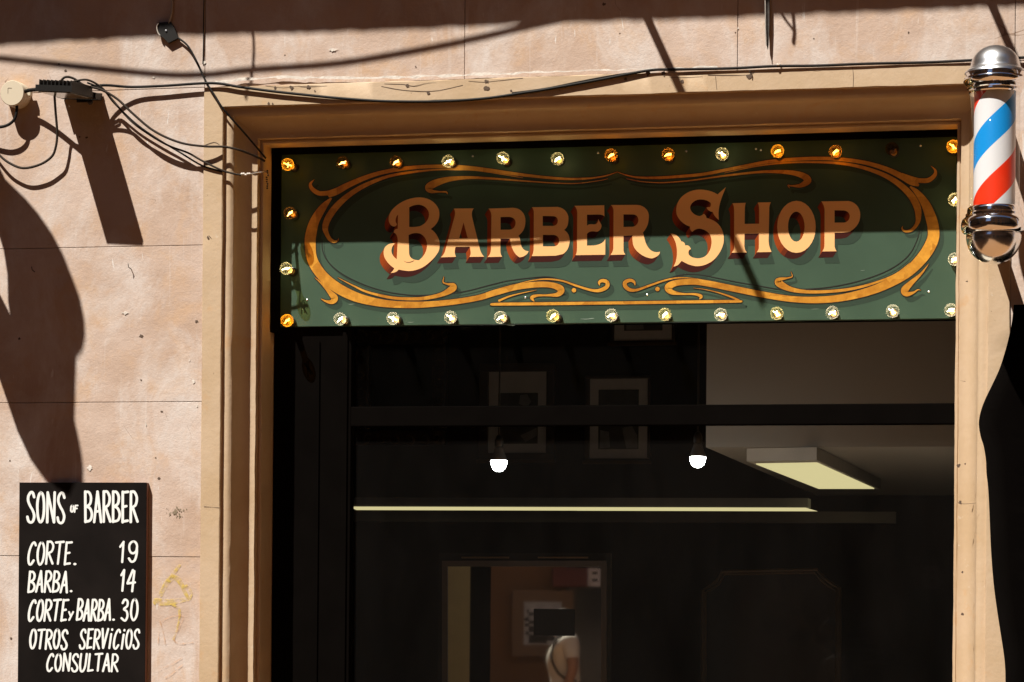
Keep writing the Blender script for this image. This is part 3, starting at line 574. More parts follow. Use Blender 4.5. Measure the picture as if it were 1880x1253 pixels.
def bulb_meshes():
    ms = {}
    ax = Vector((0, -1, 0))
    def mk(name, prof, seg=24, smooth=True):
        b = BM(); lathe(b, prof, Vector((0, 0, 0)), ax, seg); me = bpy.data.meshes.new(name); b.to_mesh(me); b.free()
        if smooth: me.shade_smooth(); me.set_sharp_from_angle(angle=rad(40))
        return me
    ms['socket'] = mk('socket', [(.0135, -.004), (.0135, .0), (.015, .001), (.015, .012), (.012, .014)])
    ms['cap'] = mk('cap', [(.0105, .013), (.0115, .015), (.0105, .017), (.0115, .019), (.0105, .021), (.0115, .023), (.0105, .025), (.0112, .030), (.009, .032)])
    gl = [(.0095, .032), (.0098, .036)] + [(.0215*math.sin(rad(a)), .072-.0215*math.cos(rad(a))) for a in range(30, 180, 4)] + [(.0004, .0935)]
    ms['globe'] = mk('globe', gl, 72)
    ms['tip'] = mk('stem', [(.003, .033), (.0022, .045), (.0012, .056)], 10)
    b = BM()
    for k in range(4):
        a = .4 + k*math.pi/2; d = Vector((math.cos(a), 0, math.sin(a)*.55)); e_ = Vector((.006*(1 if k % 2 else -1), 0, -.003))
        tube(b, [d*.003-e_+ax*.058, d*.0062+e_+ax*.080], .0017, 6)
    me = bpy.data.meshes.new('filament'); b.to_mesh(me); b.free(); ms['filament'] = me
    return ms
BMS = bulb_meshes()
def inst(name, me, mat, parent):
    me = me.copy(); me.materials.clear(); me.materials.append(mat); o = bpy.data.objects.new(name, me); COL.objects.link(o); o.parent = parent; return o
mesh_cache = {}
for px, py, kind, lab in bulb_list:
    c = P(px, py, YS-.072); t = thing('globe_bulb', (c.x, YS, c.z), lab, 'light bulb', 'globe bulbs around the barber shop sign')
    t.rotation_euler = (rad(R.uniform(-4, 4)), rad(R.uniform(-50, 50)), rad(R.uniform(-4, 4)))
    g = {'deep': 'globe_deep', 'smoke': 'globe_smoke', 'amber': 'globe_amber', 'yellow': 'globe_yellow', 'clear': 'globe_clear', 'dead': 'globe_smoke'}[kind]
    fil = {'clear': 'fil_white', 'yellow': 'fil_white', 'dead': 'socket'}.get(kind, 'fil_amber')
    for nm, me, mt in (('socket', 'socket', 'socket'), ('cap', 'cap', 'brass'), ('globe', 'globe', g), ('glass_stem', 'tip', 'globe_clear'), ('filament', 'filament', fil)):
        key = (me, mt)
        if key not in mesh_cache:
            m2 = BMS[me].copy(); m2.materials.append(M[mt]); mesh_cache[key] = m2
        o = bpy.data.objects.new(nm, mesh_cache[key]); COL.objects.link(o); o.parent = t
    if kind != 'dead':
        ld = bpy.data.lights.new('bulb_light', 'POINT'); ld.shadow_soft_size = .006
        ld.energy = {'deep': .022, 'smoke': .010, 'amber': .015, 'yellow': .020, 'clear': .015}[kind]
        ld.color = (1, .82, .45) if kind in ('clear', 'yellow') else (1, .6, .18)
        lo = bpy.data.objects.new('bulb_light', ld); COL.objects.link(lo); lo.parent = t; lo.location = (0, -.068, 0)

# ------------------------------------------------------------------ barber pole
DP = .31; pc = P(1826, 280, -DP); SPX = 1/(P(1827, 280, -DP).x - P(1826, 280, -DP).x)
def zp(py): return P(1826, py, -DP).z
pole = thing('barber_pole', (pc.x, -DP, zp(486)), 'chrome barber pole with red, white and blue spiral stripes on the right jamb', 'barber pole')
def pl(name, pts, mat, seg=48, sharp=35):
    b = BM(); lathe(b, [(r/SPX, zp(y)) for r, y in pts], Vector((pc.x, -DP, 0)), Vector((0, 0, 1)), seg)
    bmesh.ops.recalc_face_normals(b, faces=b.faces[:]); o = link(name, b, mat, pole, True); o.data.set_sharp_from_angle(angle=rad(sharp)); return o
pl('dome_cap', [(.5, 84), (8, 84.6), (18, 87), (28, 92), (36, 99), (42, 107), (45, 116), (46, 122), (47.5, 126), (51, 129), (55.5, 132), (57, 136)], M['chrome_brushed'])
pl('upper_collar', [(56.5, 136.5), (57, 138), (57, 144), (58.5, 146), (59, 149), (58, 153), (54, 157), (51, 159), (52.5, 161), (52, 164), (49, 166), (49.5, 168), (49, 171), (47, 173)], M['chrome'])
b = BM(); lathe(b, [(46.5/SPX, zp(384)), (46.5/SPX, zp(172))], Vector((pc.x, -DP, 0)), Vector((0, 0, 1)), 48); o = link('glass_tube', b, M['tube_glass'], pole, True)
for f in list(o.data.polygons): pass
b = BM(); ring = [(38.5/SPX, zp(386)-pc.z), (38.5/SPX, zp(168)-pc.z)]; lathe(b, ring, Vector((0, 0, 0)), Vector((0, 0, 1)), 64)
me = bpy.data.meshes.new('striped_cylinder'); b.to_mesh(me); b.free(); me.materials.append(M['stripes']); me.shade_smooth(); me.set_sharp_from_angle(angle=rad(40))
o = bpy.data.objects.new('striped_cylinder', me); COL.objects.link(o); o.parent = pole; o.matrix_world = Matrix.Translation((pc.x, -DP, pc.z)); o.matrix_parent_inverse = Matrix.Translation(-Vector((pc.x, -DP, zp(486))))
pl('lower_collar', [(47, 381), (49, 383), (50, 387), (50, 391), (52.5, 394), (52.5, 398), (55, 401), (58.5, 404), (60.5, 409), (61, 415), (60.5, 421), (58.5, 426), (55, 429), (52, 431)], M['chrome'])
pl('bottom_ball', [(50.5, 431.5), (51.5, 434)] + [(51.5*math.cos(rad(a)), 434+52*math.sin(rad(a))) for a in range(6, 90, 6)] + [(.6, 486)], M['chrome_ball'])
b = BM(); 
for py in (146, 412): box(b, pc.x-.016, pc.x+.016, -DP+.085, -.0085, zp(py)-.02, zp(py)+.02, .004)
box(b, pc.x-.035, pc.x+.035, -.022, -.0082, zp(430), zp(130), .004); link('wall_bracket', b, M['chrome_brushed'], pole)

# ------------------------------------------------------------------ black hanging cloth by the right jamb
ed = [(1861,560),(1858,590),(1852,620),(1844,650),(1834,680),(1820,710),(1808,735),(1800,758),(1797,778),(1800,800),(1806,820),(1810,845),(1811,868),(1814,895),(1816,930),(1818,980),(1820,1020),(1824,1070),(1829,1110),(1835,1150),(1842,1195),(1845,1222),(1846,1260),(1846,1420)]
b = BM(); rows = []
for k, (x, y) in enumerate(crom(ed, 4)):
    p = P(x, y, -.10); row = []
    for j in range(15):
        u = j/14; xx = p.x + (XR+.75-p.x)*u
        row.append(b.verts.new((xx, -.10 - .02*math.sin(u*15+k*.03)*min(1, u*6) , p.z)))
    rows.append(row)
for a, c in zip(rows, rows[1:]):
    for j in range(14): b.faces.new((a[j], a[j+1], c[j+1], c[j]))
bmesh.ops.solidify(b, geom=b.faces[:], thickness=.006)
tag(link('black_shape', b, M['shape'], None, True), 'black cloth hanging in front of the right jamb with a wavy left edge', 'shape')  # black form of unknown kind, built as a rippled sheet

# ------------------------------------------------------------------ price board
bd0, bd1, zb1 = P(35, 1000, -.024).x, P(268.5, 1000, -.024).x, P(150, 886.5, -.024).z
pb = thing('price_board', ((bd0+bd1)/2, -.01, zb1-.85), 'black price board with white hand lettered Spanish barber prices on the left wall', 'price board')
b = BM(); box(b, bd0, bd1, -.022, -.0015, zb1-.85, zb1, .002); link('board_core', b, M['wood'], pb)
b = BM(); box(b, bd0-.0005, bd1-.0008, -.0245, -.0222, zb1-.8505, zb1+.0005, .0008); link('black_panel', b, M['slate'], pb)
def E(cx, cy, rx, ry): return [(cx+rx*math.sin(t), cy+ry*math.cos(t)) for t in [2*math.pi*k/14 for k in range(15)]]
G = {'S': [[(.9,.84),(.74,.98),(.45,1),(.18,.88),(.14,.72),(.4,.54),(.7,.40),(.92,.22),(.8,.05),(.5,-.01),(.2,.04),(.06,.18)]], 'O': [E(.5, .5, .44, .5)], 'N': [[(.08,0),(.12,1)],[(.12,1),(.88,0)],[(.88,0),(.93,1)]],
 'F': [[(.15,0),(.22,1)],[(.22,.98),(.95,1)],[(.18,.52),(.78,.55)]], 'B': [[(.1,0),(.1,1)],[(.1,.98),(.55,.98),(.86,.82),(.72,.6),(.2,.5)],[(.2,.51),(.7,.45),(.98,.26),(.75,.06),(.1,.01)]],
 'A': [[(.02,0),(.5,1)],[(.5,1),(.98,0)],[(.2,.34),(.8,.37)]], 'R': [[(.08,0),(.1,1)],[(.1,.98),(.55,.99),(.9,.80),(.72,.56),(.14,.47)],[(.32,.48),(.98,.01)]],
 'E': [[(.14,0),(.16,1)],[(.16,.98),(.95,1)],[(.15,.5),(.72,.53)],[(.14,.02),(.88,.05)]], 'C': [[(.95,.86),(.78,.99),(.48,.93),(.2,.68),(.08,.35),(.2,.06),(.5,.0),(.85,.18)]],
 'T': [[(.0,.96),(1,.99)],[(.52,.97),(.45,0)]], '.': [[(.75,.02),(1.0,.02)]], '1': [[(.1,.74),(.62,.98)],[(.62,.98),(.55,0)]], '9': [E(.5,.70,.4,.29), [(.9,.72),(.9,.40),(.72,.08),(.4,.0),(.12,.16)]],
 '4': [[(.6,1),(.06,.38)],[(.06,.37),(1,.42)],[(.82,.95),(.72,0)]], 'y': [[(.02,1),(.45,.5)],[(1,1),(.15,0)]], '3': [[(.12,.84),(.38,1),(.78,.92),(.78,.70),(.34,.55),(.74,.44),(.88,.2),(.6,.0),(.08,.12)]], '0': [E(.5, .5, .42, .5)],
 'V': [[(.06,1),(.42,0)],[(.42,0),(.98,1)]], 'i': [[(.6,.74),(.42,0)],[(.72,.96),(.76,.99)]], 'U': [[(.1,1),(.04,.4),(.2,.03),(.55,.0),(.84,.3),(.95,1)]], 'L': [[(.2,1),(.1,.02)],[(.1,.02),(.92,.06)]]}
WD = {'i': .55, '1': .6, '.': .4, 'T': 1.0, 'E': .85, 'L': .8, 'N': 1.05}
lines = [('SONS', 47.5, 121.5, 903, 961, 4.7, .02), ('OF', 128, 144, 927, 941, 2.9, .12), ('BARBER', 153.5, 254.5, 901, 960, 4.7, .0), ('CORTE.', 48.5, 143, 994, 1037.5, 4.0, .13), ('19', 216.5, 255.5, 993, 1033.5, 4.0, .08),
 ('BARBA.', 49, 136, 1048, 1088.5, 4.0, .15), ('14', 218, 251, 1045, 1086.5, 4.0, .12), ('CORTE', 49, 127.5, 1100, 1141, 4.0, .18), ('y', 124.5, 135.5, 1122, 1139, 3.2, .1), ('BARBA.', 138.5, 214, 1099.5, 1140.5, 4.0, .15), ('30', 220, 256, 1099, 1140.5, 4.0, .1),
 ('OTROS', 52, 127, 1155.5, 1193, 4.0, .14), ('SERViCiOS', 143.5, 259, 1154.5, 1192, 3.8, .15), ('CONSULTAR', 83.5, 219.5, 1199.5, 1233.5, 3.8, .12)]
k = 0
for txt, x0, x1, y0, y1, sw, sh in lines:
    b = BM(); h = y1-y0-sw*.7; ya = y1-sw*.35; wds = [WD.get(c, .95) for c in txt]; gap = .24
    tot = sum(wds)+gap*(len(txt)-1); avail = x1-x0-sw*.8-sh*h*.6; u = avail/tot; x = x0+sw*.4
    for ch, wd in zip(txt, wds):
        dy = R.uniform(-.9, .9)
        for stt in G[ch]:
            pts = [(x + (q[0]*wd*u) + sh*h*q[1]*.6 + R.uniform(-.25, .25), ya - q[1]*h + dy, sw*R.uniform(.94, 1.06)) for q in stt]
            if len(pts) == 2: pts = [pts[0], tuple((a+c_)/2 for a, c_ in zip(*pts)), pts[1]]
            ribbon(b, pts, -.0252-k*.000006, n=6, rnd=True); k += 1
        x += (wd+gap)*u
    link('lettering', b, M['chalk'], pb)
# a drip of dirt on the black panel
# ------------------------------------------------------------------ cables and small fittings
def cable(pts, r, mat, label, n=8, name='cable', parent=None):
    q = [tuple(P(x, y, -d)) for x, y, d in pts]; b = BM(); tube(b, crom(q, n), r*1.2, 8); o = link(name, b, mat, parent, True)
    if not parent: tag(o, label, 'cable', 'cables strung along the facade')
    return o
cable([(1900,105,.012),(1785,111,.012),(1700,115,.010),(1590,117.5,.012),(1500,121,.012),(1420,122,.014),(1340,126,.012),(1240,128,.014),(1190,130,.014),(1100,147,.016),(1000,165,.016),(960,171,.015),(900,180,.013),(840,185,.013),(780,187,.013),(700,186,.014),(620,180.5,.015),(560,174.5,.016),(500,168,.017),(440,160,.018),(388,153,.018),(300,158,.02),(240,160,.025),(190,157,.05),(150,163,.08)], .0038, M['rubber'], 'thick black cable sagging along the cream head band of the opening')
cable([(1190,130.5,.012),(1130,138,.014),(1060,151,.014),(1000,163,.014),(940,171,.014)], .0022, M['brown_cable'], 'thin brown cable tied under the rise of the thick black cable')
cable([(110,151,.10),(120,142,.10),(135,144.5,.09),(155,157,.08),(185,165,.07),(215,182,.06),(245,210,.055),(283,241,.05),(330,262,.045),(375,269,.035),(412,270,.02),(440,276,.0),(466,286,-.06),(486,296,-.1)], .0034, M['brown_cable'], 'upper brown cable drooping from the floodlight into the top left of the opening')
cable([(135,150,.09),(160,147,.08),(185,160,.06),(205,182,.04),(240,222,.035),(275,248,.03),(310,268,.028),(345,281,.026),(372,296,.022),(410,314,.012),(443,322,.0)], .0030, M['brown_cable'], 'lower brown cable drooping from the floodlight to the white insulator')
cable([(160,152,.08),(190,166,.06),(210,190,.03),(250,228,.02),(290,256,.016),(330,280,.014),(368,303,.012),(395,312,.012),(408,316,.01)], .0026, M['rubber'], 'black cable hugging the wall below the drooping brown pair')
cable([(327,70,.01),(345,85,.012),(362,115,.014),(378,150,.016),(395,177,.018),(412,203,.016),(450,246,-.03),(488,291,-.1)], .0028, M['rubber'], 'black cable slanting from the clamp down to the corner of the opening')
cable([(310,44,.013),(315,22,.013),(315.5,0,.014),(313,-40,.014),(311,-90,.014)], .0030, M['grey_cable'], 'pale grey cable rising from the black clamp out of the picture')
cable([(31,188,.045),(30.5,206,.045),(26,220,.045),(14,230,.045),(-4,233.5,.045),(-30,228,.045)], .0045, M['rubber'], 'short thick black cable curving below the round junction box')
cable([(100,174,.09),(102,205,.06),(105,245,.045),(102,272,.04),(94,289,.035),(72,303,.035),(42,309,.035),(16,299,.035),(-4,282,.035),(-30,250,.03)], .0036, M['brown_cable'], 'weathered cable hanging in a loop below the floodlight')
cable([(44,169,.05),(55,166,.06),(75,165,.08),(110,167,.12)], .0055, M['rubber'], 'stubby black lead from the junction box to the floodlight')
cable([(374.8,-30,.004),(374.3,15,.004),(374,30,.005),(373.5,80,.004),(372.5,118,.003)], .0016, M['rubber'], 'thin black line running straight down the joint beside the opening')
ins = thing('cable_insulator', P(470, 318, 0), 'white porcelain insulator and wire hook left of the sign', 'insulator')
b = BM(); tube(b, [tuple(P(443, 322, 0)), tuple(P(460, 320, .03)), tuple(P(478, 317, .08)), tuple(P(491, 315, .12))], .0022, 6); link('wire', b, M['grey_cable'], ins)
b = BM()
for i in range(5): bmesh.ops.create_icosphere(b, subdivisions=2, radius=.0042, matrix=Matrix.Translation(P(444+i*3.6, 320.5+R.uniform(-1.2, 1.2), 0)))
link('beads', b, M['plaster'], ins, True)
b = BM()
for i in range(9): bmesh.ops.create_icosphere(b, subdivisions=1, radius=.0036, matrix=Matrix.Translation(P(491+R.uniform(-1.5, 1.5), 314+i*4, .11)))
link('chain', b, M['iron'], ins, True)
# junction box
jb = thing('junction_box', P(24, 172, 0), 'round ivory plastic junction box at the left edge', 'junction box')
c = P(22, 171, -.062); c0 = Vector((c.x, 0, c.z)); rr = 24/560
b = BM(); lathe(b, [(rr*1.02, -.001), (rr*1.02, -.03), (rr, -.031), (rr, -.0598), (rr*.96, -.062), (.001, -.062)], c0, Vector((0, 1, 0)), 40); o = link('box_body', b, M['plastic'], jb, True); o.data.set_sharp_from_angle(angle=rad(40))
b = BM(); ribbon(b, [(14.5, 172, .7), (14.5, 167, .7), (14.6, 162.5, .7)], -.0626); ribbon(b, [(14.5, 162, .7), (18, 162, .7), (21.5, 162.2, .7)], -.06265); link('lid_mark', b, M['dark_gap'], jb)
bx('cable_gland', c.x+rr*.9, c.x+rr*1.3, -.036, -.016, c.z-.006, c.z+.014, M['plastic'], jb, .002)
# floodlight: flat finned body, tilted down and away from the wall
fl = thing('floodlight', P(150, 170, 0), 'black finned floodlight sticking out of the upper left wall', 'floodlight')
pf0, pf1 = P(65, 161, -.265), P(132, 163.5, -.265); tl = rad(5)
ux = (pf1-pf0).normalized(); ub = Vector((0, math.cos(tl), math.sin(tl))); un = ux.cross(ub).normalized()
wd = (pf1-pf0).length
def lb(bm, u0, u1, v0, v1, n0, n1):
    vs = box(bm, u0, u1, v0, v1, n0, n1)
    for v in vs: c_ = v.co.copy(); v.co = pf0 + ux*c_.x + ub*c_.y + un*c_.z
b = BM(); lb(b, 0, wd, 0, .243, -.010, .010); link('lamp_body', b, M['lamp_metal'], fl)
b = BM(); 
for i in range(9):
    u = .008 + i*(wd-.018)/8; lb(b, u, u+.0035, .010, .20, .0102, .028)
link('cooling_fins', b, M['lamp_metal'], fl)
b = BM(); lb(b, .008, wd-.008, .008, .207, -.0135, -.0101); link('cover_glass', b, M['lamp_glass'], fl)
b = BM()
for s in (-.006, wd+.001): lb(b, s, s+.005, .2, .252, -.012, .008)
lb(b, -.006, wd+.006, .2525, .262, -.012, .012); 
e = pf0 + ux*(wd/2) + ub*.255; box(b, e.x-.02, e.x+.02, -.012, -.002, e.z-.02, e.z+.02, .002); link('mounting_bracket', b, M['lamp_metal'], fl)
b = BM(); bmesh.ops.create_icosphere(b, subdivisions=2, radius=.009, matrix=Matrix.Translation(P(166, 188, -.03))); link('lamp_gland', b, M['iron'], fl, True)
# clamp on the cable
cl = thing('cable_clamp', P(308, 60, -.05), 'small black cable clamp hanging at the edge of the balcony shadow', 'cable clamp')
b = BM(); poly_plate(b, [P(x, y, -.016) for x, y in ((289, 42), (313, 40.5), (320, 52), (327, 70), (309, 79), (301, 71), (291, 63))], Vector((0, .013, 0))); link('clamp_body', b, M['lamp_metal'], cl)
b = BM(); tube(b, crom([tuple(P(x, y, -.0185)) for x, y in ((291, 43), (288, 50), (290, 60), (294, 66))], 5), .0022, 8); link('clamp_ring', b, M['grey_cable'], cl, True)
b = BM(); lathe(b, [(.0035, 0), (.0035, .003), (.001, .0035)], P(305, 57, -.016), Vector((0, -1, 0)), 12); link('clamp_screw', b, M['chrome_brushed'], cl)
# nail hooks
for i, (pts, lab) in enumerate([(((235, 484), (236, 491), (240, 494)), 'small bent nail hook in the sunlit wall above the price board'), (((58, 490), (59, 496), (63, 499)), 'small bent nail hook in the curved shadow on the left wall'), (((1376, 130), (1377, 134), (1380, 136)), 'short bent nail in the cream head band above SHOP'), (((1426, 118), (1428, 120), (1432, 119)), 'small white cable clip on the head band below the hanging iron strap')]):
    b = BM(); q = [tuple(P(pts[0][0], pts[0][1], -.022)), tuple(P(pts[1][0], pts[1][1], -.02)), tuple(P(pts[2][0], pts[2][1], -.014)), tuple(P(pts[2][0]+1, pts[2][1]+.5, .004))]
    tube(b, q, .0014 if i != 3 else .003, 6); tag(link('nail_hook', b, M['iron'] if i != 3 else M['plaster'], None, True), lab, 'nail hook')
# iron strap hanging down from above at the top
b = BM(); poly_plate(b, [P(x, y, -.022) for x, y in ((1405, -60), (1412, -60), (1412.5, 40), (1411, 80), (1409.5, 92), (1407.5, 84), (1405.5, 40))], Vector((0, .007, 0)))
st_ = thing('iron_strap', P(1409, 0, 0), 'dark iron strap hanging down the wall above SHOP', 'iron strap'); link('strap_plate', b, M['iron'], st_)
b = BM(); tube(b, crom([tuple(P(x, y, -.03)) for x, y in ((1404.5, -30), (1405, 20), (1405.5, 60), (1406.5, 84))], 5), .0016, 6); link('strap_sunlit_edge', b, M['grey_cable'], st_)  # pale tube stands in for the sunlit left edge of the strap
b = BM(); box(b, P(1409, 0).x-.02, P(1409, 0).x+.02, -.03, -.002, P(1409, -60).z-.02, P(1409, -60).z+.03, .002); link('strap_fixing', b, M['iron'], st_)

# ------------------------------------------------------------------ things above and beside the frame that throw the shadows
DB = .72; zb = P(940, 48, 0).z + SB*DB
bal = thing('balcony', (0, -.4, zb), 'projecting stone balcony slab above the shop, out of the picture', 'balcony')
b = BM(); xa, xb = XL-3.2, XR+3.4; n_ = 420; fr = []
for i in range(n_+1):
    x = xa+(xb-xa)*i/n_; j = noise.noise(Vector((x*14, 0, 0)))*.006 + noise.noise(Vector((x*45, 3, 0)))*.004 + noise.noise(Vector((x*1.1, 7, 0)))*.008
    fr.append((x, -DB, zb+j))
vs = [(b.verts.new((x, 0, z+.02)), b.verts.new((x, y, z)), b.verts.new((x, y, z+.16)), b.verts.new((x, 0, z+.18))) for x, y, z in fr]
for a, c in zip(vs, vs[1:]):
    for k in range(3): b.faces.new((a[k], a[k+1], c[k+1], c[k]))
link('balcony_slab', b, M['far_trim'], bal)
b = BM()
for i in range(74): x = xa+.05+i*(xb-xa-.1)/73; tube(b, [(x, -DB+.06, zb+.185), (x, -DB+.06, zb+1.1)], .009, 6)
box(b, xa, xb, -DB+.04, -DB+.08, zb+1.1, zb+1.14); link('balcony_railing', b, M['iron'], bal)
def caster(pts, r, label, name='overhead_cable', mat='rubber', flat=None):
    q = [tuple(S(x, y, d)) for x, y, d in pts]; b = BM(); tube(b, crom(q, 8), r, 8); return tag(link(name, b, M[mat], None, True), label, 'cable' if mat == 'rubber' else 'iron rod')
caster([(-300,80,.55),(-60,104,.55),(0,108,.55),(150,124,.55),(300,138,.55),(380,137.5,.55),(460,129,.55),(600,119,.55),(700,105,.55),(850,77,.55),(960,52,.55),(1100,20,.55),(1300,-40,.55)], .0065, 'overhead street cable sagging in front of the balcony, out of the picture')
caster([(463,20,.5),(465,62,.5),(466,100,.5),(461,150,.5),(455,190,.5)], .0045, 'short cable end hanging under the balcony, out of the picture')
def rod(p0, p1, w, label, name='iron_rod'):
    a, c = S(*p0), S(*p1); b = BM(); t = (c-a).normalized(); s = t.cross(Vector((SA, 1, -SB))).normalized()*w/2; u = t.cross(s).normalized()*.004
    vs = [b.verts.new(q) for q in (a-s-u, a+s-u, a+s+u, a-s+u, c-s-u, c+s-u, c+s+u, c-s+u)]
    for f in ((0, 1, 2, 3), (7, 6, 5, 4), (0, 4, 5, 1), (1, 5, 6, 2), (2, 6, 7, 3), (3, 7, 4, 0)): b.faces.new([vs[i] for i in f])
    return tag(link(name, b, M['iron'], None), label, 'iron rod')
rod((1150, -50, .30), (1314, 309, .62), .026, 'flat iron bar bracing the balcony above BARBER, out of the picture')
rod((1800, -40, .30), (1875, 135, .55), .026, 'flat iron bar bracing the balcony above the barber pole, out of the picture')
caster([(1455,-20,.35),(1457,30,.35),(1459,60,.35),(1457,80,.35)], .0055, 'short iron spike under the balcony, out of the picture', 'iron_spike', 'iron')
caster([(1420,0,.36),(1437,30,.36),(1457,56,.36)], .0036, 'thin iron stay joined to the iron spike, out of the picture', 'iron_stay', 'iron')
x0 = P(-95, 600, 0).x
out = [(-40,215),(-12,285),(10,330),(45,363),(70,392),(95,428),(115,465),(135,515),(148,550),(156,590),(157.5,620),(153,645),(141,661),(139.5,700),(138,775),(144,800),(150,830),(154,862),(154,900),(140,935),(118,920),(88,886),(60,846),(35,792),(15,733),(0,690),(-22,630),(-40,575),(-48,510),(-24,515),(0,541),(23,586),(18,555),(17,505),(10,460),(0,428),(-18,388),(-45,340)]
def blade_pt(x, y, dx=0):
    p_w = P(x, y, 0); d = (p_w.x-x0)/SA; return Vector((x0+dx, -d, p_w.z+SB*d))
b = BM(); V, FF = fill_faces([out])
for dx in (0, -.006):
    vs = [b.verts.new(blade_pt(*v, dx)) for v in V]
    for f in FF: b.faces.new([vs[k] for k in f])
for k in range(len(out)):
    b.faces.new([b.verts.new(blade_pt(*out[k-1], 0)), b.verts.new(blade_pt(*out[k], 0)), b.verts.new(blade_pt(*out[k], -.006)), b.verts.new(blade_pt(*out[k-1], -.006))])
bmesh.ops.remove_doubles(b, verts=b.verts[:], dist=.0002); bmesh.ops.recalc_face_normals(b, faces=b.faces[:])
tag(link('blade_sign', b, M['lamp_metal'], None), 'curved dark blade sign projecting left of the picture, throwing the curved shadow', 'sign')

# ------------------------------------------------------------------ shop interior
X0i, X1i, YB = XL-1.6, XR+.6, 6.5; ZC = 4.0
def sbox(name, *a): return struct(bx(name, *a))
sbox('floor', X0i, X1i, .262, YB, .02, .11, M['interior_floor'])
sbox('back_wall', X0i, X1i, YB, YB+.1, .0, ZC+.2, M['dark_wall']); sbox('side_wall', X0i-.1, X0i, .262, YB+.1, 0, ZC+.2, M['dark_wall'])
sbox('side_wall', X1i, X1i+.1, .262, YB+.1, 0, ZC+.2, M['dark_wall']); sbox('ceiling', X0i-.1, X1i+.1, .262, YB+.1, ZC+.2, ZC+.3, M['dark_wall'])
ysf = 1.5; zsf = P(1500, 821, ysf).z; xsf = P(1297, 700, ysf).x
sbox('ceiling_soffit', xsf, X1i-.002, ysf, YB-.002, zsf, ZC+.198, M['soffit'])
zbm = 3.0
sbox('ceiling_beam', P(647, 950, 4.3).x, P(1645, 950, 4.3).x, 4.3, 4.36, P(1100, 959, 4.3).z, P(1100, 938.5, 4.3).z, simple('dark_taupe_paint', (.045, .036, .032), .8))
# ceiling panel light
zpn = zsf - .055
p_ = [PZ(x, y, zpn) for x, y in ((1388, 853), (1500, 851), (1605, 898), (1503, 898))]
pn = thing('ceiling_panel_light', sum(p_, Vector())/4, 'lit square panel light on the underside of the cream soffit', 'ceiling light')
b = BM(); cx = sum(p_, Vector())/4; ex = [cx + (p-cx)*1.13 for p in p_]
poly_plate(b, [Vector((p.x, p.y, zpn+.004)) for p in ex], Vector((0, 0, .049))); link('panel_housing', b, M['white_paint'], pn)
b = BM(); poly_plate(b, p_, Vector((0, 0, .0035))); link('diffuser', b, M['diffuser'], pn)
# linear lights
yl = 4.0
for (xa_, xb_, lab, ya_, yb_) in ((640, 1068, 'left half of the pair of long lit strip lights across the dark shop', 932.5, 936), (1050, 1491, 'right half of the pair of long lit strip lights across the dark shop', 931.5, 935.5)):
    yq = yl if xa_ == 640 else yl-.25
    a, c = P(xa_, 930, yq), P(xb_, 930, yq)
    t = thing('strip_light', ((a.x+c.x)/2, yq+.06, P(800, 914, yq).z), lab, 'ceiling light', 'strip lights')
    z0, z1 = P(900, 930.5, yq).z, P(900, 914, yq).z
    bx('strip_housing', a.x, c.x-.02, yq, yq+.16, z0, z1, simple('grey_light_housing', (.10, .095, .09), .7), t)
    b = BM(); 
    vs = [b.verts.new(v) for v in ((a.x, yq-.004, z0-.002), (c.x-.03, yq-.004, z0-.002), (c.x+.015, yq+.15, z0-.014), (a.x, yq+.15, z0-.014))]
    b.faces.new(vs); bmesh.ops.solidify(b, geom=b.faces[:], thickness=.004); link('diffuser', b, M['diffuser'], t)
# pendant bulbs
for px, py, lab in ((916, 848, 'white pendant bulb hanging in front of the left framed picture'), (1281, 841, "white pendant bulb hanging beside the cream soffit's corner")):
    y_ = 1.0; c = P(px, py, y_); s = 1/(P(px+1, py, y_).x-P(px, py, y_).x); t = thing('pendant_lamp', (c.x, y_, ZC+.2), lab, 'pendant lamp', 'pendant bulbs inside the shop')
    b = BM(); lathe(b, [(.0005, -20/s), (6/s, -19/s), (11/s, -15/s), (14.3/s, -6/s), (14.6/s, 0)], c+Vector((0, 0, 2/s)), Vector((0, 0, 1)), 28); link('lit_globe', b, M['led'], t, True)
    b = BM(); lathe(b, [(14.7/s, .0001), (13.5/s, 6/s), (9.5/s, 16/s), (8/s, 22/s), (7.5/s, 24/s)], c+Vector((0, 0, 2/s)), Vector((0, 0, 1)), 28); link('bulb_body', b, simple('grey_bulb_base', (.10, .095, .09), .6), t, True)
    b = BM(); lathe(b, [(7/s, 24.5/s), (8/s, 26/s), (8/s, 36/s), (5/s, 44/s), (2/s, 46/s)], c+Vector((0, 0, 2/s)), Vector((0, 0, 1)), 20); link('lamp_holder', b, M['socket'], t, True)
    b = BM(); tube(b, [tuple(c+Vector((0, 0, 45/s))), (c.x, y_, ZC+.19)], .0035, 8); link('flex', b, M['socket'], t)
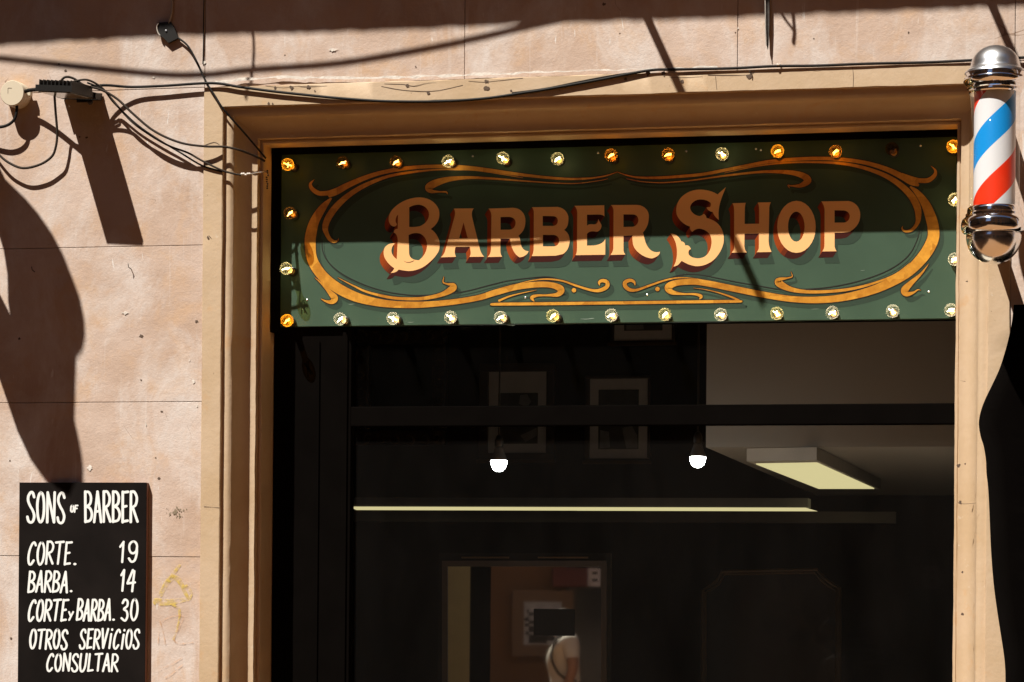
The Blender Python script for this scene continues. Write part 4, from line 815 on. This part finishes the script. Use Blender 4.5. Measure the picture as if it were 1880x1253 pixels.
# pictures on the back wall
def rect(px0, py0, px1, py1, y): a, c = P(px0, py0, y), P(px1, py1, y); return a.x, c.x, c.z, a.z
def picture(o_, m_, f_, lab, figs, top=False, gold='frame_gold'):
    x0, x1, z0, z1 = rect(*o_, YB-.05); t = thing('framed_picture', ((x0+x1)/2, YB-.02, (z0+z1)/2), lab, 'framed picture', 'framed pictures on the back wall')
    mx0, mx1, mz0, mz1 = rect(*m_, YB-.045); b = BM()
    for a in ((x0, x1, z0, mz0), (x0, x1, mz1, z1), (x0, mx0, mz0, mz1), (mx1, x1, mz0, mz1)): box(b, a[0], a[1], YB-.05, YB-.004, a[2], a[3], .006)
    link('frame', b, M['frame_dark'], t)
    b = BM(); box(b, x0-.01, x1+.01, YB-.062, YB-.05, z0-.004, z0+.016, .003); link('gold_edge', b, M[gold], t)
    bx('mat_board', mx0, mx1, YB-.03, YB-.006, mz0, mz1, M['mat_board'], t)
    fx0, fx1, fz0, fz1 = rect(*f_, YB-.032); bx('photo_print', fx0, fx1, YB-.033, YB-.0302, fz0, fz1, M['photo'], t)
    b = BM()
    for i, pg in enumerate(figs): b.faces.new([b.verts.new(P(x, y, YB-.0335-.0002*i)) for x, y in pg])
    link('print_figure', b, M['figure'], t)
picture((880, 668, 1016, 849), (897, 683, 1002, 832), (915, 722, 987, 815), 'framed black and white print behind the left pendant bulb', [[(955, 726), (968, 724), (975, 738), (968, 748), (953, 742)], [(955, 800), (985, 786), (986, 800), (965, 812)]])
picture((1074, 690, 1193, 851), (1083, 696, 1188, 842), (1099, 716, 1172, 825), 'framed portrait print in the middle of the dark wall', [[(1102, 790), (1118, 793), (1120, 822), (1101, 824)], [(1142, 786), (1160, 782), (1170, 800), (1171, 824), (1150, 824)]])
picture((1120, 545, 1240, 633), (1128, 552, 1233, 625), (1146, 560, 1216, 607), 'framed print half hidden behind the lower edge of the sign', [[(1150, 590), (1180, 585), (1182, 605), (1150, 606)]])
orn = thing('ornate_mirror', P(735, 700, YB), 'dark ornate scroll framed mirror in the black upper left of the shop', 'mirror')
x0, x1, z0, z1 = rect(652, 605, 818, 818, YB-.06); b = BM()
for a in ((x0, x1, z0, z0+.09), (x0, x1, z1-.09, z1), (x0, x0+.09, z0+.09, z1-.09), (x1-.09, x1, z0+.09, z1-.09)): box(b, a[0], a[1], YB-.06, YB-.004, a[2], a[3], .02)
link('frame', b, M['frame_dark'], orn)
b = BM()
for i in range(26):
    t = i/26*4; u = t % 1; e_ = int(t); xx = [x0+(x1-x0)*u, x1-.04, x1-(x1-x0)*u, x0+.04][e_]; zz = [z0+.04, z0+(z1-z0)*u, z1-.04, z1-(z1-z0)*u][e_]
    tube(b, crom([(xx+.035*math.cos(k*.9+i)*(1-k/9), YB-.065-.004*k, zz+.035*math.sin(k*.9+i)*(1-k/9)) for k in range(7)], 4), .008, 6)
link('carved_scrolls', b, M['frame_gold'], orn, True); bx('mirror_glass', x0+.09, x1-.09, YB-.02, YB-.005, z0+.09, z1-.09, M['far_glass'], orn)
# notched corner frame, lower right
nf = thing('notched_mirror', P(1410, 1150, 5.5), 'dark mirror with thin gold edge and cut in corners at lower right of the shop', 'mirror')
def nfr(inset):
    pts = [(1290, 1420), (1290, 1084), (1303, 1078), (1318, 1066), (1326, 1050), (1500, 1047), (1512, 1062), (1528, 1074), (1541, 1080), (1541, 1420)]
    cx_, cy_ = 1415, 1250; return [P(cx_+(x-cx_)*(1-inset/125), cy_+(y-cy_)*(1-inset/200), 5.5) for x, y in pts]
b = BM()
for ins_, rr_ in ((0, .012), (5, .007)): tube(b, [tuple(p) for p in nfr(ins_)], rr_, 8)
link('gold_edge', b, M['frame_gold'], nf); b = BM(); poly_plate(b, nfr(3), Vector((0, .02, 0))); link('mirror_glass', b, M['far_glass'], nf)
bx('mirror_stand', nfr(0)[0].x, nfr(0)[-1].x, 5.515, 5.56, .11, nfr(3)[0].z+.02, M['dark_wall'], nf)
# tall station mirror turned to the street, on a low partition
YM, DL = 3.0, .123
mc = P(963, 1250, YM); nrm = Vector((math.sin(DL), -math.cos(DL), 0)); tx = Vector((math.cos(DL), math.sin(DL), 0))
def on_m(px, py):
    d = ray(px, py); t = (mc-CAM).dot(nrm)/d.dot(nrm); return CAM + d*t, d - 2*d.dot(nrm)*nrm
def refl(px, py, Y):
    p, d = on_m(px, py); return p + d*((Y-p.y)/d.y)
mm = thing('station_mirror', mc, 'tall dark framed barber mirror reflecting a passer-by in the street', 'mirror')
q = [on_m(x, y)[0] for x, y in ((822, 1460), (1104, 1460), (1104, 1040.5), (822, 1040.5))]
b = BM(); poly_plate(b, q, -nrm*.006); link('mirror_glass', b, M['mirror'], mm)
b = BM(); qo = [on_m(x, y)[0] for x, y in ((812, 1470), (1114, 1470), (1114, 1030), (812, 1030))]
for i in range(4):
    j = (i+1) % 4; poly_plate(b, [q[i]+nrm*.014, q[j]+nrm*.014, qo[j]+nrm*.014, qo[i]+nrm*.014], -nrm*.03)
link('mirror_frame', b, M['frame_dark'], mm)
b = BM()
for xa_, xb_ in ((848, 935), (988, 1080)): tube(b, [tuple(on_m(xa_, 1024)[0]+nrm*.02), tuple(on_m(xb_, 1024)[0]+nrm*.02)], .004, 6)
link('frame_moulding', b, M['frame_gold'], mm)
qp = [on_m(x, y)[0] for x, y in ((805, 1016), (1122, 1016))]
b = BM(); a, c = qp[0]-nrm*.02, qp[1]-nrm*.02; poly_plate(b, [Vector((a.x, a.y, .11)), Vector((c.x, c.y, .11)), c, a], -nrm*.08); struct(link('partition', b, M['dark_wall'], None))
# plaque hung in the window
b = BM(); x0, x1, z0, z1 = rect(980, 1118, 1055, 1168, .285); pq = thing('window_plaque', ((x0+x1)/2, .285, z0), 'small black plaque stuck inside the shop window in front of the mirror', 'plaque')
box(b, x0, x1, .2825, .2885, z0, z1, .001); link('plaque_panel', b, M['black'], pq)
# inner pier seen in the mirror
pa_, pb_ = refl(812, 1100, .36), refl(863, 1100, .36)
sbox('inner_pier', pa_.x, pb_.x, .335, .36, .11, 3.0, simple('ochre_inner_wall', (.78, .53, .25), .9))

# ------------------------------------------------------------------ street and building opposite
def big(name, x0, x1, y0, y1, z0, z1, m): return struct(bx(name, x0, x1, y0, y1, z0, z1, M[m]))
b = BM(); b.faces.new([b.verts.new(v) for v in ((-150, -150, 0), (150, -150, 0), (150, 150, 0), (-150, 150, 0))]); struct(link('ground', b, M['asphalt']))
big('pavement', -25, 25, -3.2, .02, -.05, .12, 'paving'); big('pavement', -25, 25, -11.98, -9.6, -.05, .12, 'paving'); big('road', -25, 25, -9.6, -3.2, -.05, .004, 'paving')
YO = -12.0
ob = thing('street_building', (0, YO, 0), 'ochre street building across the road, behind the camera', 'building')
b = BM(); box(b, -2.4, 34, YO-6, YO, 0, 20); box(b, -34, -9.2, YO-6, YO, 0, 20); box(b, -9.199, -2.401, YO-3, YO-.4, 0, 5.6); link('wall', b, M['far_wall'], ob)  # gap shaped to let sun reach the passer-by; low wall blocks sky reflections
b = BM(); 
for xa_, xb_ in ((-34, -9.2), (-2.4, 34)): box(b, xa_, xb_, YO, YO+.35, 19.6, 20.1, .03); box(b, xa_, xb_, YO, YO+.12, 3.5, 3.75, .02)
link('cornice', b, M['far_trim'], ob)
for i in (-6, -5, -4, 0, 1, 2, 3, 4, 5, 6):
    for z0 in (4.4, 8.4, 12.4):
        w = bx('window', i*3.4-.7, i*3.4+.7, YO+.005, YO+.10, z0, z0+2.4, M['far_trim'], ob); bx('pane', i*3.4-.55, i*3.4+.55, YO+.102, YO+.11, z0+.15, z0+2.25, M['far_glass'], w)
    w = bx('window', i*3.4-1.1, i*3.4+1.1, YO+.005, YO+.08, .4, 3.1, M['frame_dark'], ob); bx('pane', i*3.4-1.0, i*3.4+1.0, YO+.082, YO+.09, .5, 3.0, M['far_glass'], w)
for xe, lab in ((-19, 'unseen ochre building added at the left street end to cut sky light'), (21, 'unseen ochre building added at the right street end to cut sky light')):
    eb = thing('street_building', (xe, -5, 0), lab, 'building')  # end blocks added out of view to cut the sky light on the facade
    x_ = -1 if xe < 0 else 1
    bx('wall', xe, xe+x_*6, -11.9, -.1, .0, 19, M['far_wall'], eb)
    for k in range(3):
        for z0 in (4.4, 8.4, 12.4):
            w = bx('window', xe-x_*.1, xe-x_*.005, -10+k*3.4, -8.6+k*3.4, z0, z0+2.4, M['far_trim'], eb); bx('pane', xe-x_*.11, xe-x_*.102, -9.85+k*3.4, -8.75+k*3.4, z0+.15, z0+2.25, M['far_glass'], w)
def on_far(px0, py0, px1, py1): a, c = refl(px0, py0, YO+.12), refl(px1, py1, YO+.12); return min(a.x, c.x), max(a.x, c.x), c.z, a.z
a = on_far(1014, 1043, 1078, 1078); tag(bx('red_shop_sign', a[0], a[1], YO+.12, YO+.2, a[2], a[3], M['red_sign'], None, .01), 'red shop board across the street, seen in the station mirror', 'sign')
a = on_far(1078, 1044, 1102, 1077); pn2 = thing('paper_notice', ((a[0]+a[1])/2, YO+.13, a[2]), 'pale paper notice with two dark squares beside the red board', 'notice')
bx('sheet', a[0], a[1], YO+.12, YO+.13, a[2], a[3], M['mat_board'], pn2)
b = BM()
for y0, y1 in ((1050, 1055), (1063, 1068)):
    c = on_far(1087, y0, 1097, y1); box(b, c[0], c[1], YO+.1305, YO+.133, c[2], c[3])
link('dark_square', b, M['black'], pn2)
a = on_far(962, 1105, 1030, 1184); nb = thing('notice_board', ((a[0]+a[1])/2, YO+.15, a[2]), 'wood framed notice board with printed sheets, seen in the station mirror', 'notice board')
bx('board_frame', a[0]-.12, a[1]+.12, YO+.12, YO+.16, a[2]-.12, a[3]+.12, simple('oak_frame', (.20, .11, .05), .6), nb); bx('printed_sheet', a[0], a[1], YO+.161, YO+.168, a[2], a[3], M['poster'], nb)
b = BM()
for i in range(12):
    z = a[3]-.08-i*(a[3]-a[2]-.1)/12; box(b, a[0]+.05, a[1]-R.uniform(.05, .4), YO+.1685, YO+.17, z-.035, z)
link('text_line', b, M['line'], nb)
# passer-by
YP = -8.6
pp = refl(1040, 1200, YP); S0 = refl(1040, 1172, YP).z; sc_ = S0/1.37
def V3(f, s, z): return Vector((pp.x - f*sc_, pp.y + s*sc_, z*sc_))    # f forward (she walks towards -x), s sideways, z up
per = thing('person', (pp.x, pp.y, .004), 'person in a white T-shirt and dark strap walking past, seen in the station mirror', 'person')
J = [(0,0,.92,.115),(.01,0,1.05,.125),(.045,0,1.2,.158),(.01,0,1.34,.115),(.0,0,1.40,.05),(.05,0,1.46,.052),
     (-.02,.16,1.34,.066),(-.05,.21,1.12,.05),(.03,.215,.90,.033),(.06,.21,.83,.028), (-.02,-.16,1.34,.066),(0,-.21,1.12,.05),(.10,-.215,.92,.033),(.13,-.21,.86,.028),
     (.02,.09,.85,.098),(.12,.09,.48,.062),(.02,.09,.09,.042),(.15,.09,.035,.034), (-.02,-.09,.85,.098),(-.10,-.09,.48,.062),(-.30,-.09,.14,.042),(-.18,-.09,.04,.034),
     (.085,0,1.51,.075),(.055,0,1.545,.085)]
Ed = [(0,1),(1,2),(2,3),(3,4),(4,5),(3,6),(6,7),(7,8),(8,9),(3,10),(10,11),(11,12),(12,13),(0,14),(14,15),(15,16),(16,17),(0,18),(18,19),(19,20),(20,21),(5,22),(22,23)]
for base, sgn in ((9, 1), (13, -1)):                                    # five fingers and thumb on each hand
    bj = J[base]
    for k in range(5):
        sp = (k-1.5)*.016 if k < 4 else .0; ln = (.065, .075, .07, .055, .045)[k]; f0 = bj[0] + sp + (.035 if k == 4 else 0)
        n0 = len(J); J.append((f0, bj[1], bj[2]-(.03 if k < 4 else .0), .0095)); J.append((f0+.01, bj[1]-.008*sgn, bj[2]-.03-ln*.6, .0085)); J.append((f0+.006, bj[1]-.022*sgn, bj[2]-.03-ln, .0075))
        Ed += [(base, n0), (n0, n0+1), (n0+1, n0+2)]
me = bpy.data.meshes.new('body'); me.from_pydata([V3(*j[:3]) for j in J], Ed, []); ob_ = bpy.data.objects.new('body', me); COL.objects.link(ob_)
md = ob_.modifiers.new('skin', 'SKIN'); 
for i, j in enumerate(J): sv = me.skin_vertices[0].data[i]; sv.radius = (j[3]*sc_, j[3]*sc_); sv.use_root = (i == 0)
ob_.modifiers.new('sub', 'SUBSURF').levels = 2
dg = bpy.context.evaluated_depsgraph_get(); dg.update(); bme = bpy.data.meshes.new_from_object(ob_.evaluated_get(dg)); bpy.data.objects.remove(ob_)
def part_of(fn, grow, name, mat):
    b = BM(); b.from_mesh(bme); b.normal_update()
    kill = [f for f in b.faces if not fn(f.calc_center_median())]; bmesh.ops.delete(b, geom=kill, context='FACES')
    for v in b.verts: v.co += v.normal*grow
    return link(name, b, mat, per, True)
bme.materials.clear(); bme.materials.append(M['skin']); bme.shade_smooth(); o = bpy.data.objects.new('body', bme); COL.objects.link(o); o.parent = per; o.matrix_parent_inverse = Matrix.Translation(-per.location)
def lz(c): return c.z/sc_
def ls(c): return abs(c.y-pp.y)/sc_
part_of(lambda c: .98 < lz(c) < 1.44 and (ls(c) < .17 or lz(c) > 1.2), .014, 'white_shirt', M['shirt'])
part_of(lambda c: .09 < lz(c) < 1.0 and ls(c) < .17, .010, 'trousers', M['trouser'])
b = BM(); bmesh.ops.create_icosphere(b, subdivisions=3, radius=.094*sc_, matrix=Matrix.Translation(V3(.035, 0, 1.535))); 
for v in b.verts:
    if v.co.x < pp.x - .045*sc_ and v.co.z < 1.575*sc_: v.co.x = pp.x - .045*sc_
link('hair', b, M['hair'], per, True)
b = BM(); bmesh.ops.create_icosphere(b, subdivisions=2, radius=.014*sc_, matrix=Matrix.Translation(V3(.168, 0, 1.50))); bmesh.ops.create_icosphere(b, subdivisions=2, radius=.012*sc_, matrix=Matrix.Translation(V3(.155, .03, 1.525))); bmesh.ops.create_icosphere(b, subdivisions=2, radius=.012*sc_, matrix=Matrix.Translation(V3(.155, -.03, 1.525))); link('face', b, M['skin'], per, True)
b = BM(); tube(b, crom([tuple(V3(*t)) for t in ((-.02, .12, 1.44), (.10, .15, 1.36), (.14, .17, 1.2), (.06, .165, 1.05), (-.08, .15, 1.0))], 5), .012, 6); link('bag_strap', b, M['hair'], per, True)

# ------------------------------------------------------------------ light
sd = bpy.data.lights.new('sun', 'SUN'); sd.energy = 5.0; sd.angle = rad(.53); sd.color = (1, .945, .845)
so = bpy.data.objects.new('sun', sd); COL.objects.link(so); so.rotation_euler = Vector((SA, 1, -SB)).to_track_quat('-Z', 'Y').to_euler(); so.location = (-4, -6, 14)
w = bpy.data.worlds.new('World'); sc.world = w; w.use_nodes = True; nt = w.node_tree
sky = nt.nodes.new('ShaderNodeTexSky'); sky.sky_type = 'NISHITA'; sky.sun_disc = False
sky.sun_elevation = math.atan2(SB, math.hypot(SA, 1)); sky.sun_rotation = math.atan2(-SA, -1) % (2*math.pi); sky.dust_density = .4; sky.air_density = .4; sky.ozone_density = .0
nt.links.new(sky.outputs[0], nt.nodes['Background'].inputs['Color']); nt.nodes['Background'].inputs['Strength'].default_value = .05
vs_ = sc.view_settings; sc.display_settings.display_device = 'sRGB'; vs_.view_transform = 'Standard'; vs_.look = 'None'; vs_.exposure = .80; vs_.gamma = 1; vs_.use_curve_mapping = False
sc.render.engine = 'CYCLES'; cy = sc.cycles; cy.use_denoising = True; cy.max_bounces = 8; cy.transparent_max_bounces = 24; cy.sample_clamp_indirect = 4; cy.caustics_reflective = False; cy.caustics_refractive = False
sc.render.film_transparent = False
